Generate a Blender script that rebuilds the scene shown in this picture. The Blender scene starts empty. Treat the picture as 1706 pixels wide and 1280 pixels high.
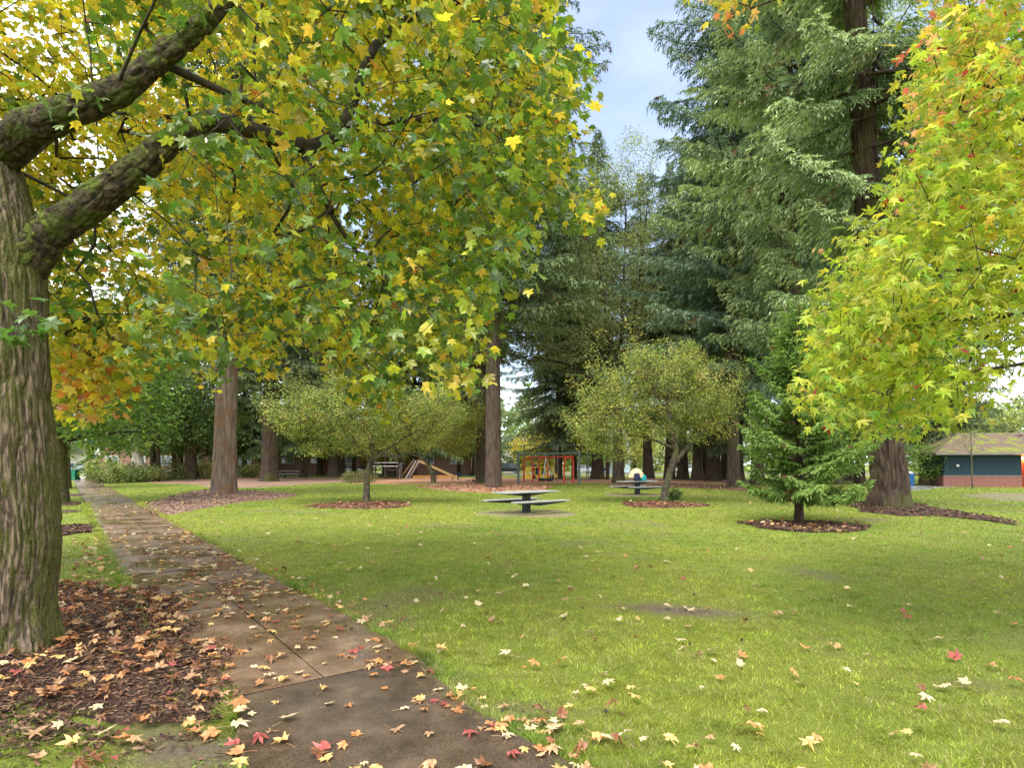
import bpy, bmesh, math, random
import numpy as np
from mathutils import Vector, Matrix
PI = math.pi
C = bpy.context.scene.collection

# ------------------------------------------------------------------ camera, world, sun, exposure
sc = bpy.context.scene
CAMH, F, CX, HY = 1.7, 1000.0, 853.0, 774.0
cam = bpy.data.cameras.new("camera"); cam.sensor_width = 36; cam.lens = 36 * F / 1706
cam.shift_y = (HY - 640) / 1706; cam.clip_end = 3000
camo = bpy.data.objects.new("camera", cam); C.objects.link(camo)
camo.location = (0, 0, CAMH); camo.rotation_euler = (PI / 2, 0, 0)
sc.camera = camo
SUN_EL, SUN_AZ = math.radians(62), math.radians(205)       # azimuth clockwise from +Y
w = bpy.data.worlds.new("World"); sc.world = w; w.use_nodes = True
nt = w.node_tree; N = nt.nodes; Lk = nt.links
bg = N["Background"]; bg.inputs[1].default_value = 0.15
sky = N.new("ShaderNodeTexSky"); sky.sky_type = 'NISHITA'; sky.sun_disc = False
sky.sun_elevation = SUN_EL; sky.sun_rotation = SUN_AZ; sky.air_density = 1.0; sky.dust_density = 1.5
tc = N.new("ShaderNodeTexCoord"); mp = N.new("ShaderNodeMapping"); mp.inputs[3].default_value = (1.0, 1.0, 2.6)
nz = N.new("ShaderNodeTexNoise"); nz.inputs["Scale"].default_value = 2.6; nz.inputs["Detail"].default_value = 7; nz.inputs["Roughness"].default_value = .55
cr = N.new("ShaderNodeValToRGB"); cr.color_ramp.elements[0].position = .38; cr.color_ramp.elements[1].position = .62
cr.color_ramp.elements[0].color = (.55, .55, .55, 1); cr.color_ramp.elements[1].color = (1, 1, 1, 1)
mx = N.new("ShaderNodeMix"); mx.data_type = 'RGBA'; mx.inputs[7].default_value = (6.6, 6.9, 7.3, 1)
# an open blue window in the cloud deck, over the gap between the trees
dt = N.new("ShaderNodeVectorMath"); dt.operation = 'DOT_PRODUCT'; gd = Vector((.24, 1, .62)).normalized(); dt.inputs[1].default_value = gd
nm_ = N.new("ShaderNodeVectorMath"); nm_.operation = 'NORMALIZE'; Lk.new(tc.outputs["Generated"], nm_.inputs[0]); Lk.new(nm_.outputs[0], dt.inputs[0])
ad = N.new("ShaderNodeMath"); ad.operation = 'MULTIPLY_ADD'; ad.inputs[1].default_value = .16; Lk.new(nz.outputs[0], ad.inputs[0]); Lk.new(dt.outputs["Value"], ad.inputs[2])
sm = N.new("ShaderNodeMapRange"); sm.interpolation_type = 'SMOOTHSTEP'; sm.inputs[1].default_value = .89; sm.inputs[2].default_value = .99; sm.inputs[3].default_value = 1; sm.inputs[4].default_value = 0; Lk.new(ad.outputs[0], sm.inputs[0])
wisp = N.new("ShaderNodeMapRange"); wisp.inputs[1].default_value = .45; wisp.inputs[2].default_value = .75; wisp.inputs[3].default_value = .10; wisp.inputs[4].default_value = .24; Lk.new(nz.outputs[0], wisp.inputs[0])
mxx = N.new("ShaderNodeMath"); mxx.operation = 'MAXIMUM'; Lk.new(sm.outputs[0], mxx.inputs[0]); Lk.new(wisp.outputs[0], mxx.inputs[1])
dim = N.new("ShaderNodeMix"); dim.data_type = 'RGBA'; dim.blend_type = 'MULTIPLY'; dim.inputs[0].default_value = 1; dim.inputs[7].default_value = (.86, .83, .84, 1); Lk.new(sky.outputs[0], dim.inputs[6])
Lk.new(tc.outputs["Generated"], mp.inputs[0]); Lk.new(mp.outputs[0], nz.inputs[0]); Lk.new(nz.outputs[0], cr.inputs[0])
Lk.new(mxx.outputs[0], mx.inputs[0]); Lk.new(dim.outputs[2], mx.inputs[6]); Lk.new(mx.outputs[2], bg.inputs[0])
sd = bpy.data.lights.new("sun", 'SUN'); sd.energy = 1.75; sd.angle = math.radians(35); sd.color = (1, .95, .86)
so = bpy.data.objects.new("sun", sd); C.objects.link(so)
sdir = Vector((math.sin(SUN_AZ) * math.cos(SUN_EL), math.cos(SUN_AZ) * math.cos(SUN_EL), math.sin(SUN_EL)))
so.rotation_euler = sdir.to_track_quat('Z', 'Y').to_euler()
sc.view_settings.view_transform = 'Standard'; sc.view_settings.look = 'None'
sc.view_settings.exposure = 1.35; sc.view_settings.gamma = 1
sc.cycles.max_bounces = 6; sc.cycles.diffuse_bounces = 3; sc.cycles.glossy_bounces = 2; sc.cycles.transmission_bounces = 4
sc.cycles.caustics_reflective = False; sc.cycles.caustics_refractive = False
sc.cycles.transparent_max_bounces = 6

# ------------------------------------------------------------------ numpy helpers
def hsh(ix, iy, iz):
    n = (ix * 374761393 + iy * 668265263 + iz * 2147483647 + 1013904223).astype(np.int64) & 0xffffffff
    n = ((n ^ (n >> 13)) * 1274126177) & 0xffffffff
    return ((n ^ (n >> 16)) & 0xffff) / 65535.0
def vnoise(p):
    p = np.asarray(p, float); i = np.floor(p).astype(np.int64); f = p - i; f = f * f * (3 - 2 * f)
    r = 0
    for a in (0, 1):
        for b in (0, 1):
            for c in (0, 1):
                wt = (f[..., 0] if a else 1 - f[..., 0]) * (f[..., 1] if b else 1 - f[..., 1]) * (f[..., 2] if c else 1 - f[..., 2])
                r = r + wt * hsh(i[..., 0] + a, i[..., 1] + b, i[..., 2] + c)
    return r
def n2(x, y, s, k=0.0):
    x = np.asarray(x, float)
    return vnoise(np.stack([x * s, np.asarray(y, float) * s, np.zeros_like(x) + k], -1))
def hgt(x, y):
    x = np.asarray(x, float); y = np.asarray(y, float)
    far = np.clip((np.hypot(x, y) - 6) / 14, 0, 1)
    r = (n2(x, y, .16, 3.3) - .5) * .10 * far + (n2(x, y, .5, 9.1) - .5) * .03
    r = r + .16 * np.exp(-((x + 16.4) / 4.5) ** 2 - ((y - 34) / 5) ** 2)
    r = r + .35 * np.exp(-((x + 32) / 12) ** 2 - ((y - 66) / 7) ** 2)
    r = r + .12 * np.exp(-((x + 1.5) / 4) ** 2 - ((y - 43) / 4) ** 2)
    r = r + .10 * np.exp(-((x - 15.2) / 3) ** 2 - ((y - 24) / 3) ** 2)
    r = r + .06 * np.exp(-((x + 4.4) / 1.3) ** 2 - ((y - 5.2) / 1.3) ** 2)
    return r
def H1(x, y): return float(hgt(x, y))
def at(px, py):
    u = (px - CX) / F; v = (HY - py) / F; d = -CAMH / v; 
    for _ in range(30):
        dn = (H1(u * d, d) - CAMH) / v
        d = .5 * d + .5 * min(max(dn, 1), 160)
    return (u * d, d, H1(u * d, d))
def pw(px, py, d): return np.array(((px - CX) / F * d, d, CAMH + (HY - py) / F * d))
def nrm(v): return v / np.maximum(np.linalg.norm(v, axis=-1, keepdims=True), 1e-9)
def inpoly(x, y, poly):
    x = np.asarray(x); r = np.zeros(x.shape, bool); n = len(poly)
    for i in range(n):
        x1, y1 = poly[i][:2]; x2, y2 = poly[(i + 1) % n][:2]
        if y1 == y2: continue
        c = ((y1 > y) != (y2 > y)) & (x < (x2 - x1) * (y - y1) / (y2 - y1) + x1)
        r ^= c
    return r

# ------------------------------------------------------------------ object helpers
def tag(o, label=None, cat=None, group=None, kind=None):
    if label: o['label'] = label
    if cat: o['category'] = cat
    if group: o['group'] = group
    if kind: o['kind'] = kind
    return o
def link(name, me, parent=None):
    o = bpy.data.objects.new(name, me); C.objects.link(o)
    if parent: o.parent = parent
    return o
def empty(name, label, cat, loc=(0, 0, 0), rz=0, group=None):
    o = link(name, None); o.location = loc; o.rotation_euler = (0, 0, rz); o.empty_display_size = .2
    return tag(o, label, cat, group)
def mesh_np(name, V, Fs, mat, col=None, smooth=False):
    """V (n,3); Fs list of (m,k) index arrays; col (n,3) point colour"""
    me = bpy.data.meshes.new(name); V = np.ascontiguousarray(V, np.float32)
    Fs = [np.asarray(f, np.int32) for f in Fs if len(f)]
    me.vertices.add(len(V)); me.vertices.foreach_set('co', V.ravel())
    nl = sum(f.size for f in Fs); nf = sum(len(f) for f in Fs)
    me.loops.add(nl); me.loops.foreach_set('vertex_index', np.concatenate([f.ravel() for f in Fs]))
    me.polygons.add(nf)
    tot = np.concatenate([np.full(len(f), f.shape[1], np.int32) for f in Fs]); st = np.concatenate([[0], np.cumsum(tot)[:-1]]).astype(np.int32)
    me.polygons.foreach_set('loop_start', st)
    me.polygons.foreach_set('use_smooth', np.full(nf, smooth))
    me.update(calc_edges=True)
    if col is not None:
        a = me.attributes.new('col', 'FLOAT_COLOR', 'POINT')
        c = np.ones((len(V), 4), np.float32); c[:, :3] = col; a.data.foreach_set('color', c.ravel())
    if mat: me.materials.append(mat)
    return me
def quads(V, col, name, mat):
    n = len(V) // 4
    return mesh_np(name, V, [np.arange(4 * n).reshape(n, 4)], mat, col)
class BM:
    """collects simple solids in one mesh"""
    def __init__(s): s.b = bmesh.new()
    def box(s, x0, x1, y0, y1, z0, z1, bev=0, rz=0, c=None, M=None):
        r = bmesh.ops.create_cube(s.b, size=1); vs = r['verts']
        for v in vs: v.co = Vector(((x0 + x1) / 2 + v.co.x * (x1 - x0), (y0 + y1) / 2 + v.co.y * (y1 - y0), (z0 + z1) / 2 + v.co.z * (z1 - z0)))
        if bev: 
            es = {e for v in vs for e in v.link_edges}
            q = bmesh.ops.bevel(s.b, geom=list(es), offset=bev, segments=2, affect='EDGES', profile=.5); vs = q['verts']
        if M is not None: bmesh.ops.transform(s.b, matrix=M, verts=list(vs))
        elif rz: bmesh.ops.rotate(s.b, verts=list(vs), cent=c or ((x0 + x1) / 2, (y0 + y1) / 2, 0), matrix=Matrix.Rotation(rz, 3, 'Z'))
        return s
    def bar(s, p, q, r, n=8, r2=None):
        p, q = Vector(p), Vector(q); d = q - p
        m = Matrix.Translation((p + q) / 2) @ d.to_track_quat('Z', 'Y').to_matrix().to_4x4()
        bmesh.ops.create_cone(s.b, cap_ends=True, segments=n, radius1=r, radius2=r if r2 is None else r2, depth=d.length, matrix=m); return s
    def pipe(s, pts, r, n=8):
        V, Fc = tube(np.array(pts, float), np.full(len(pts), r), n)
        vs = [s.b.verts.new(v) for v in V]
        for f in Fc: s.b.faces.new([vs[i] for i in f])
        return s
    def prism(s, poly, y0, y1):      # polygon in XZ extruded along Y
        a = [s.b.verts.new((x, y0, z)) for x, z in poly]; b = [s.b.verts.new((x, y1, z)) for x, z in poly]; n = len(poly)
        s.b.faces.new(a); s.b.faces.new(b[::-1])
        for i in range(n): s.b.faces.new((a[i], b[i], b[(i + 1) % n], a[(i + 1) % n]))
        return s
    def ball(s, c, r, sx=1, sy=1, sz=1, sub=2):
        q = bmesh.ops.create_icosphere(s.b, subdivisions=sub, radius=r)
        for v in q['verts']: v.co = Vector((c[0] + v.co.x * sx, c[1] + v.co.y * sy, c[2] + v.co.z * sz))
        return s
    def build(s, name, mat, parent=None, smooth=False):
        bmesh.ops.recalc_face_normals(s.b, faces=s.b.faces[:])
        me = bpy.data.meshes.new(name); s.b.to_mesh(me); s.b.free(); me.materials.append(mat)
        if smooth:
            for p in me.polygons: p.use_smooth = True
        return link(name, me, parent)
def tube(P, R, n=8, cap=False):
    P = np.asarray(P, float); m = len(P)
    T = np.gradient(P, axis=0) if m > 2 else np.repeat((P[1] - P[0])[None], m, 0); T = nrm(T)
    ref = np.array((1., 0, 0)) if abs(T[:, 0].mean()) < .7 else np.array((0, 1., 0))
    A = nrm(np.cross(T, ref)); B = np.cross(T, A)
    th = np.arange(n) * 2 * PI / n
    V = P[:, None] + R[:, None, None] * (np.cos(th)[None, :, None] * A[:, None] + np.sin(th)[None, :, None] * B[:, None])
    i = np.arange(m - 1)[:, None] * n; j = np.arange(n)[None]; k = (j + 1) % n
    Fc = np.stack([i + j, i + k, i + n + k, i + n + j], -1).reshape(-1, 4)
    return V.reshape(-1, 3), Fc
class Tubes:
    def __init__(s): s.V = []; s.F = []; s.n = 0
    def add(s, P, R, n=6):
        V, Fc = tube(P, R, n); s.V.append(V); s.F.append(Fc + s.n); s.n += len(V)
    def mesh(s, name, mat): return mesh_np(name, np.concatenate(s.V), [np.concatenate(s.F)], mat, smooth=True)
def bark_trunk(P, R, n=64, rings=120, amp=.03, kx=9, kz=1.6, flare=.35, fh=.5, seed=0, lob=5, dist=1.5):
    """trunk along polyline P with radii R, resampled, with ridged bark as real relief and root flare"""
    P = np.asarray(P, float); R = np.asarray(R, float)
    L = np.concatenate([[0], np.cumsum(np.linalg.norm(np.diff(P, axis=0), axis=1))])
    t = np.linspace(0, L[-1], rings); Q = np.stack([np.interp(t, L, P[:, i]) for i in range(3)], 1); r = np.interp(t, L, R)
    for _ in range(6): Q[1:-1] = (Q[:-2] + Q[1:-1] * 2 + Q[2:]) / 4; r[1:-1] = (r[:-2] + r[1:-1] * 2 + r[2:]) / 4
    V, Fc = tube(Q, r, n); V = V.reshape(rings, n, 3); out = V - Q[:, None]; rr = np.linalg.norm(out, axis=2, keepdims=True); out = out / rr
    q = np.concatenate([out[..., :2] * r[:, None, None] * kx, np.broadcast_to((t * kz)[:, None, None], (rings, n, 1))], 2) + seed * 17.3
    q[..., 0] += (vnoise(q * .6 + 5) - .5) * dist
    a = np.minimum(1, np.abs(vnoise(q) * 2 - 1) * 3.2); a = np.minimum(a, .35 + np.minimum(1, np.abs(vnoise(q * np.array((1.7, 1.7, 1.2)) + 9) * 2 - 1) * 4) * .65); b = vnoise(q * np.array((2.3, 2.3, 3.2)) + 31)
    disp = amp * (a - .6) + amp * .5 * (b - .5)
    th = np.arctan2(out[..., 1], out[..., 0])
    fl = flare * r[0] * np.exp(-t / fh)[:, None] * (1 + .55 * np.cos(th * lob + seed))
    V = V + out * (disp + fl)[..., None]
    return V.reshape(-1, 3), Fc, Q, r

# ------------------------------------------------------------------ materials
def newmat(name):
    m = bpy.data.materials.new(name); m.use_nodes = True; t = m.node_tree; return m, t, t.nodes, t.links, t.nodes["Principled BSDF"]
def noise_mat(name, c1, c2, scale=5, rough=.8, bump=.2, sc3=(1, 1, 1), det=5, lo=.35, hi=.65, spec=.3, c3=None, s3=1.0, metal=0, bscale=None, bdist=.02):
    m, t, n, l, p = newmat(name)
    tc = n.new("ShaderNodeTexCoord"); mp = n.new("ShaderNodeMapping"); mp.inputs[3].default_value = sc3
    nz = n.new("ShaderNodeTexNoise"); nz.inputs["Scale"].default_value = scale; nz.inputs["Detail"].default_value = det; nz.inputs["Roughness"].default_value = .6
    r = n.new("ShaderNodeValToRGB"); r.color_ramp.elements[0].position = lo; r.color_ramp.elements[1].position = hi
    r.color_ramp.elements[0].color = (*c1, 1); r.color_ramp.elements[1].color = (*c2, 1)
    l.new(tc.outputs["Object"], mp.inputs[0]); l.new(mp.outputs[0], nz.inputs[0]); l.new(nz.outputs[0], r.inputs[0])
    col = r.outputs[0]
    if c3:
        z3 = n.new("ShaderNodeTexNoise"); z3.inputs["Scale"].default_value = s3; z3.inputs["Detail"].default_value = 6
        r3 = n.new("ShaderNodeValToRGB"); r3.color_ramp.elements[0].position = .5; r3.color_ramp.elements[1].position = .62
        l.new(tc.outputs["Object"], z3.inputs[0]); l.new(z3.outputs[0], r3.inputs[0])
        x = n.new("ShaderNodeMix"); x.data_type = 'RGBA'; x.inputs[7].default_value = (*c3, 1)
        l.new(r3.outputs[0], x.inputs[0]); l.new(col, x.inputs[6]); col = x.outputs[2]
    l.new(col, p.inputs["Base Color"]); p.inputs["Roughness"].default_value = rough; p.inputs["Specular IOR Level"].default_value = spec; p.inputs["Metallic"].default_value = metal
    if bump:
        src = nz
        if bscale:
            src = n.new("ShaderNodeTexNoise"); src.inputs["Scale"].default_value = bscale; src.inputs["Detail"].default_value = 6; l.new(mp.outputs[0], src.inputs[0])
        b = n.new("ShaderNodeBump"); b.inputs["Strength"].default_value = bump; b.inputs["Distance"].default_value = bdist
        l.new(src.outputs[0], b.inputs["Height"]); l.new(b.outputs[0], p.inputs["Normal"])
    return m
def leaf_mat(name, trans=.4, rough=.35, spec=.5, tint=1.25):
    m, t, n, l, p = newmat(name)
    a = n.new("ShaderNodeAttribute"); a.attribute_name = 'col'
    l.new(a.outputs[0], p.inputs["Base Color"]); p.inputs["Roughness"].default_value = rough; p.inputs["Specular IOR Level"].default_value = spec
    tr = n.new("ShaderNodeBsdfTranslucent"); g = n.new("ShaderNodeMix"); g.data_type = 'RGBA'; g.blend_type = 'MULTIPLY'; g.inputs[0].default_value = 1
    g.inputs[7].default_value = (tint, tint * 1.02, tint * .7, 1); l.new(a.outputs[0], g.inputs[6]); l.new(g.outputs[2], tr.inputs[0])
    ms = n.new("ShaderNodeMixShader"); ms.inputs[0].default_value = trans
    l.new(p.outputs[0], ms.inputs[1]); l.new(tr.outputs[0], ms.inputs[2]); l.new(ms.outputs[0], n["Material Output"].inputs[0])
    return m
def attr_mat(name, rough=.8, spec=.3):
    m, t, n, l, p = newmat(name); a = n.new("ShaderNodeAttribute"); a.attribute_name = 'col'
    l.new(a.outputs[0], p.inputs["Base Color"]); p.inputs["Roughness"].default_value = rough; p.inputs["Specular IOR Level"].default_value = spec; return m
def brick_mat(name, c1, c2, mortar, scale=1.0, rough=.8, vertical=True):
    m, t, n, l, p = newmat(name); tc = n.new("ShaderNodeTexCoord"); sx = n.new("ShaderNodeSeparateXYZ"); cx = n.new("ShaderNodeCombineXYZ"); ad = n.new("ShaderNodeMath")
    l.new(tc.outputs["Object"], sx.inputs[0]); l.new(sx.outputs[0], ad.inputs[0]); l.new(sx.outputs[1], ad.inputs[1]); l.new(ad.outputs[0], cx.inputs[0]); l.new(sx.outputs[2], cx.inputs[1])
    b = n.new("ShaderNodeTexBrick"); b.inputs["Scale"].default_value = scale; b.inputs["Brick Width"].default_value = .23; b.inputs["Row Height"].default_value = .075; b.inputs["Mortar Size"].default_value = .008
    b.inputs["Color1"].default_value = (*c1, 1); b.inputs["Color2"].default_value = (*c2, 1); b.inputs["Mortar"].default_value = (*mortar, 1)
    l.new(cx.outputs[0], b.inputs[0]); l.new(b.outputs[0], p.inputs["Base Color"]); p.inputs["Roughness"].default_value = rough
    bp = n.new("ShaderNodeBump"); bp.inputs["Strength"].default_value = .3; bp.inputs["Distance"].default_value = .01; bp.invert = True; l.new(b.outputs[1], bp.inputs["Height"]); l.new(bp.outputs[0], p.inputs["Normal"])
    return m
def glass_mat(name, c):
    m, t, n, l, p = newmat(name); p.inputs["Base Color"].default_value = (*c, 1); p.inputs["Roughness"].default_value = .08; p.inputs["Specular IOR Level"].default_value = .8; return m

M = {}
M['bark_gum'] = noise_mat('bark of sweetgum', (.06, .043, .029), (.23, .17, .115), 26, .85, 1.0, (1.5, 1.5, .26), 10, .44, .57, .25, bscale=20, bdist=.05)
M['moss_bark'] = noise_mat('mossy bark', (.015, .012, .008), (.10, .072, .045), 17, .9, 1.0, (1, 1, 1), 9, .38, .62, .3, c3=(.06, .075, .012), s3=4.5, bscale=24, bdist=.05)
M['twig'] = noise_mat('dark twig bark', (.02, .016, .012), (.07, .055, .04), 12, .85, .3)
M['bark_fir'] = noise_mat('fir bark', (.04, .029, .021), (.175, .128, .098), 5, .9, .9, (2.4, 2.4, .3), 8, .3, .7, .2, bscale=8, bdist=.05)
M['bark_fir_dark'] = noise_mat('dark fir bark', (.022, .016, .011), (.115, .08, .057), 5, .9, .9, (2.4, 2.4, .3), 8, .3, .7, .2, c3=(.08, .08, .03), s3=.7, bscale=8, bdist=.05)
M['bark_red'] = noise_mat('stripped grey and red bark', (.06, .042, .031), (.29, .215, .16), 3.2, .9, .9, (2.6, 2.6, .22), 8, .3, .68, .2, c3=(.20, .115, .072), s3=1.3, bscale=8, bdist=.05)
M['bark_apple'] = noise_mat('crabapple bark', (.035, .028, .02), (.15, .12, .085), 8, .85, .6, (1, 1, .6), 6, .35, .65, .3, c3=(.12, .13, .05), s3=2.5)
M['limb_fir'] = noise_mat('fir limb bark', (.03, .022, .017), (.10, .07, .05), 6, .9, .3)
M['leaf_gum'] = leaf_mat('sweetgum leaf', .48, .33, .75, 1.5)
M['leaf_gum_pale'] = leaf_mat('pale sweetgum leaf', .5, .42, .45, 1.5)
M['leaf_small'] = leaf_mat('small leaf', .4, .45, .4, 1.4)
M['needle'] = leaf_mat('fir needles', .18, .55, .35, 1.3)
M['grass'] = leaf_mat('grass blade', .35, .45, .35, 1.3)
M['leaf_dry'] = leaf_mat('fallen leaf', .15, .4, .4, 1.1)
M['chips'] = attr_mat('bark chips', .75, .3)

def add_moss(m, c=(.085, .12, .018), vec=(.55, -.1, .8), lo=.45, hi=.75, k=.9, scale=3.0):
    """moss on the upper and the damp side of the bark"""
    t = m.node_tree; n = t.nodes; l = t.links; p = n["Principled BSDF"]; src = p.inputs["Base Color"].links[0].from_socket
    g = n.new("ShaderNodeNewGeometry"); d = n.new("ShaderNodeVectorMath"); d.operation = 'DOT_PRODUCT'; d.inputs[1].default_value = Vector(vec).normalized(); l.new(g.outputs["Normal"], d.inputs[0])
    tc = n.new("ShaderNodeTexCoord"); z = n.new("ShaderNodeTexNoise"); z.inputs["Scale"].default_value = scale; z.inputs["Detail"].default_value = 9; z.inputs["Roughness"].default_value = .7; l.new(tc.outputs["Object"], z.inputs[0])
    a = n.new("ShaderNodeMath"); a.operation = 'MULTIPLY_ADD'; a.inputs[1].default_value = .35; l.new(d.outputs["Value"], a.inputs[0]); l.new(z.outputs[0], a.inputs[2])
    r = n.new("ShaderNodeMapRange"); r.inputs[1].default_value = lo; r.inputs[2].default_value = hi; r.inputs[4].default_value = k; l.new(a.outputs[0], r.inputs[0])
    z2 = n.new("ShaderNodeTexNoise"); z2.inputs["Scale"].default_value = 60; z2.inputs["Detail"].default_value = 4; l.new(tc.outputs["Object"], z2.inputs[0])
    r2 = n.new("ShaderNodeValToRGB"); r2.color_ramp.elements[0].position = .35; r2.color_ramp.elements[1].position = .65; r2.color_ramp.elements[0].color = (c[0] * .45, c[1] * .45, c[2] * .5, 1); r2.color_ramp.elements[1].color = (c[0] * 1.5, c[1] * 1.4, c[2] * 1.5, 1); l.new(z2.outputs[0], r2.inputs[0])
    x = n.new("ShaderNodeMix"); x.data_type = 'RGBA'; l.new(r.outputs[0], x.inputs[0]); l.new(src, x.inputs[6]); l.new(r2.outputs[0], x.inputs[7]); l.new(x.outputs[2], p.inputs["Base Color"])
add_moss(M['moss_bark'], c=(.10, .135, .014), lo=.50, hi=.68, k=1); add_moss(M['bark_gum'], c=(.085, .10, .015), vec=(.95, -.1, .3), lo=.66, hi=.84, k=.8)
# ------------------------------------------------------------------ ground shapes, in metres, read off the place
def W(pts): return [at(*p)[:2] for p in pts]
RN = lambda d: (-2.5 - .745 * (d - 7.52))             # right edge of the footpath
pd = nrm(np.array((-.745, 1.0))); pn = np.array((pd[1], -pd[0]))     # path direction and its right-hand normal
P0 = np.array((RN(5.2), 5.2)); PW = 1.78
def path_pt(s, w): q = P0 + pd * s - pn * w; return q              # s along, w metres left of the right edge
def path_sw(x, y):
    dx = x - P0[0]; dy = y - P0[1]; return dx * pd[0] + dy * pd[1], -(dx * pn[0] + dy * pn[1])
ASPH = [(-2.28, 5.15), (-2.0, 4.3), (-1.5, 3.35), (-.2, 1.6), (1.0, 0), (2.6, -3), (5.0, -3), (3.2, 0), (1.75, 1.6), (.33, 3.35), (-.42, 4.35), (RN(5.25), 5.25)]
BEDS = {   # name: (outline, kind of cover)
 'gum': [(-9.5, 4.6), (-8.5, 8.2), (-6.3, 8.5), (-5.0, 8.1), (-4.15, 7.25), (-3.2, 6.0), (-2.5, 5.1), (-2.0, 4.3), (-2.1, 3.95), (-2.9, 4.0), (-3.6, 3.75), (-5.6, 3.6), (-7.5, 3.5)],
 'young': None, 'crab1': None, 'crab2': None, 'table': None,
 'mound': W([(243, 853), (270, 862), (300, 857), (345, 847), (400, 838), (470, 832), (500, 824), (440, 819), (385, 817), (330, 818), (300, 824), (262, 834), (240, 842)]),
 'berm': W([(225, 804), (330, 808), (330, 812), (400, 814), (480, 810), (560, 805), (640, 802), (640, 797), (480, 796), (300, 797)]),
 'play': W([(560, 806), (640, 807), (740, 808), (860, 807), (960, 806), (1000, 804), (1100, 806), (1250, 808), (1260, 801), (1010, 797), (630, 797)]),
 'stand': W([(690, 813), (745, 818), (800, 822), (850, 822), (905, 817), (925, 811), (870, 808), (740, 809)]),
 'rightband': W([(1010, 811), (1110, 812), (1200, 816), (1260, 820), (1270, 813), (1200, 810), (1100, 807), (1010, 808)]),
 'oldfir': W([(1405, 838), (1430, 852), (1500, 862), (1570, 862), (1640, 868), (1700, 878), (1700, 868), (1620, 856), (1560, 848), (1510, 838)]),
 'rightdirt': W([(1590, 826), (1650, 834), (1800, 842), (1800, 826), (1640, 822)]),
 'strip1': W([(60, 877), (60, 893), (120, 893), (162, 888), (160, 878)]),
 'strip2': W([(70, 838), (75, 843), (110, 844), (140, 841), (142, 839), (110, 837)]),
 'strip3': W([(75, 853), (85, 856), (120, 855), (140, 853), (125, 851), (90, 851)]),
 'strip4': W([(80, 824), (80, 828), (140, 828), (138, 824)]),
}
def ring(px, py, r, k=24, sd=0, sq=1):
    c = at(px, py); return [(c[0] + math.cos(a) * r * (1 + .08 * math.sin(3 * a + sd) + .05 * math.sin(7 * a + sd * 2)), c[1] + sq * math.sin(a) * r * (1 + .08 * math.sin(3 * a + sd))) for a in [i * 2 * PI / k for i in range(k)]]
BEDS['young'] = ring(1340, 878, 1.62, sd=1); BEDS['crab1'] = ring(1103, 841, 1.75, sd=2); BEDS['crab2'] = ring(605, 842, 2.1, sd=4)
BEDS['table'] = ring(880, 856, 1.75, sd=5); BEDS['table2'] = ring(1058, 825.5, 1.9, sd=8); BEDS['mud'] = W([(1062, 1008), (1085, 1003), (1130, 1006), (1175, 1018), (1200, 1027), (1185, 1032), (1150, 1031), (1110, 1022)])
ROAD_Y = 98.0
def covered(x, y):
    """True where bed, path or road lies, so that no grass grows there"""
    s, ww = path_sw(x, y); e = (n2(x, y, 3.0, 7) - .5) * .16
    r = (s > -.05) & (s < 95) & (ww > 0.02 + e * .4) & (ww < PW - .02 + e - .34 * np.exp(-((s - .4) / 2.4) ** 2))
    r |= inpoly(x + e, y, ASPH) | (y > ROAD_Y - 4.5)
    return r
def soil_amt(x, y):
    """bare or thin patches in the lawn, 0..1"""
    a = n2(x, y, .55, 2.2) * .6 + n2(x, y, 1.7, 4.4) * .4
    near = np.exp(-((x - RN(7.8) - 1.6) / 1.9) ** 2 - ((y - 8.6) / 2.6) ** 2)
    near2 = np.exp(-((x - 2.6) / 2.4) ** 2 - ((y - 5.6) / 1.4) ** 2)
    rt = np.clip((x - 3) / 12, 0, 1) * .05
    vg = np.exp(-((x + 2.9) / 1.1) ** 2 - ((y - 3.75) / .38) ** 2)
    b = np.clip((a + vg * .10 - .64) / .16, 0, 1) * (vg > .05) + .6 * np.clip((a + near * .17 + near2 * .05 + rt - .645) / .16, 0, 1)
    c = n2(x, y, 9., 1.2)
    md = np.exp(-((x - 1.95 - (y - 7) * -1.1) / .55) ** 2 - ((y - 7.0) / .32) ** 2) * 1.5
    return np.clip(np.maximum(b, md * (.5 + c)) * .8 + (c - .5) * .5 * (b > .02), 0, 1)

# ground sheet reaching past the horizon
def axis(lo, hi, near, k):
    t = np.linspace(-1, 1, k); s = np.sinh(t * 5.6) / math.sinh(5.6); return np.where(s < 0, -s * lo, s * hi)
gx = axis(-900, 900, 0, 420); gy = np.concatenate([-np.geomspace(900, 1, 30), np.linspace(-.9, 16, 190), np.geomspace(16.2, 1500, 170)])
X, Y = np.meshgrid(gx, gy); Z = hgt(X, Y)
V = np.stack([X, Y, Z], -1).reshape(-1, 3); nx = len(gx); i = np.arange(len(gy) - 1)[:, None] * nx + np.arange(nx - 1)[None]
Fg = np.stack([i, i + 1, i + nx + 1, i + nx], -1).reshape(-1, 4)
m, t, n, l, p = newmat('lawn earth and turf')
tcn = n.new("ShaderNodeTexCoord")
def nnode(scale, det=6, rough=.6):
    z = n.new("ShaderNodeTexNoise"); z.inputs["Scale"].default_value = scale; z.inputs["Detail"].default_value = det; z.inputs["Roughness"].default_value = rough; l.new(tcn.outputs["Object"], z.inputs[0]); return z
def ramp(src, stops):
    r = n.new("ShaderNodeValToRGB"); e = r.color_ramp.elements
    while len(e) < len(stops): e.new(.5)
    for k, (po, c) in enumerate(stops): e[k].position = po; e[k].color = (*c, 1)
    l.new(src, r.inputs[0]); return r
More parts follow.
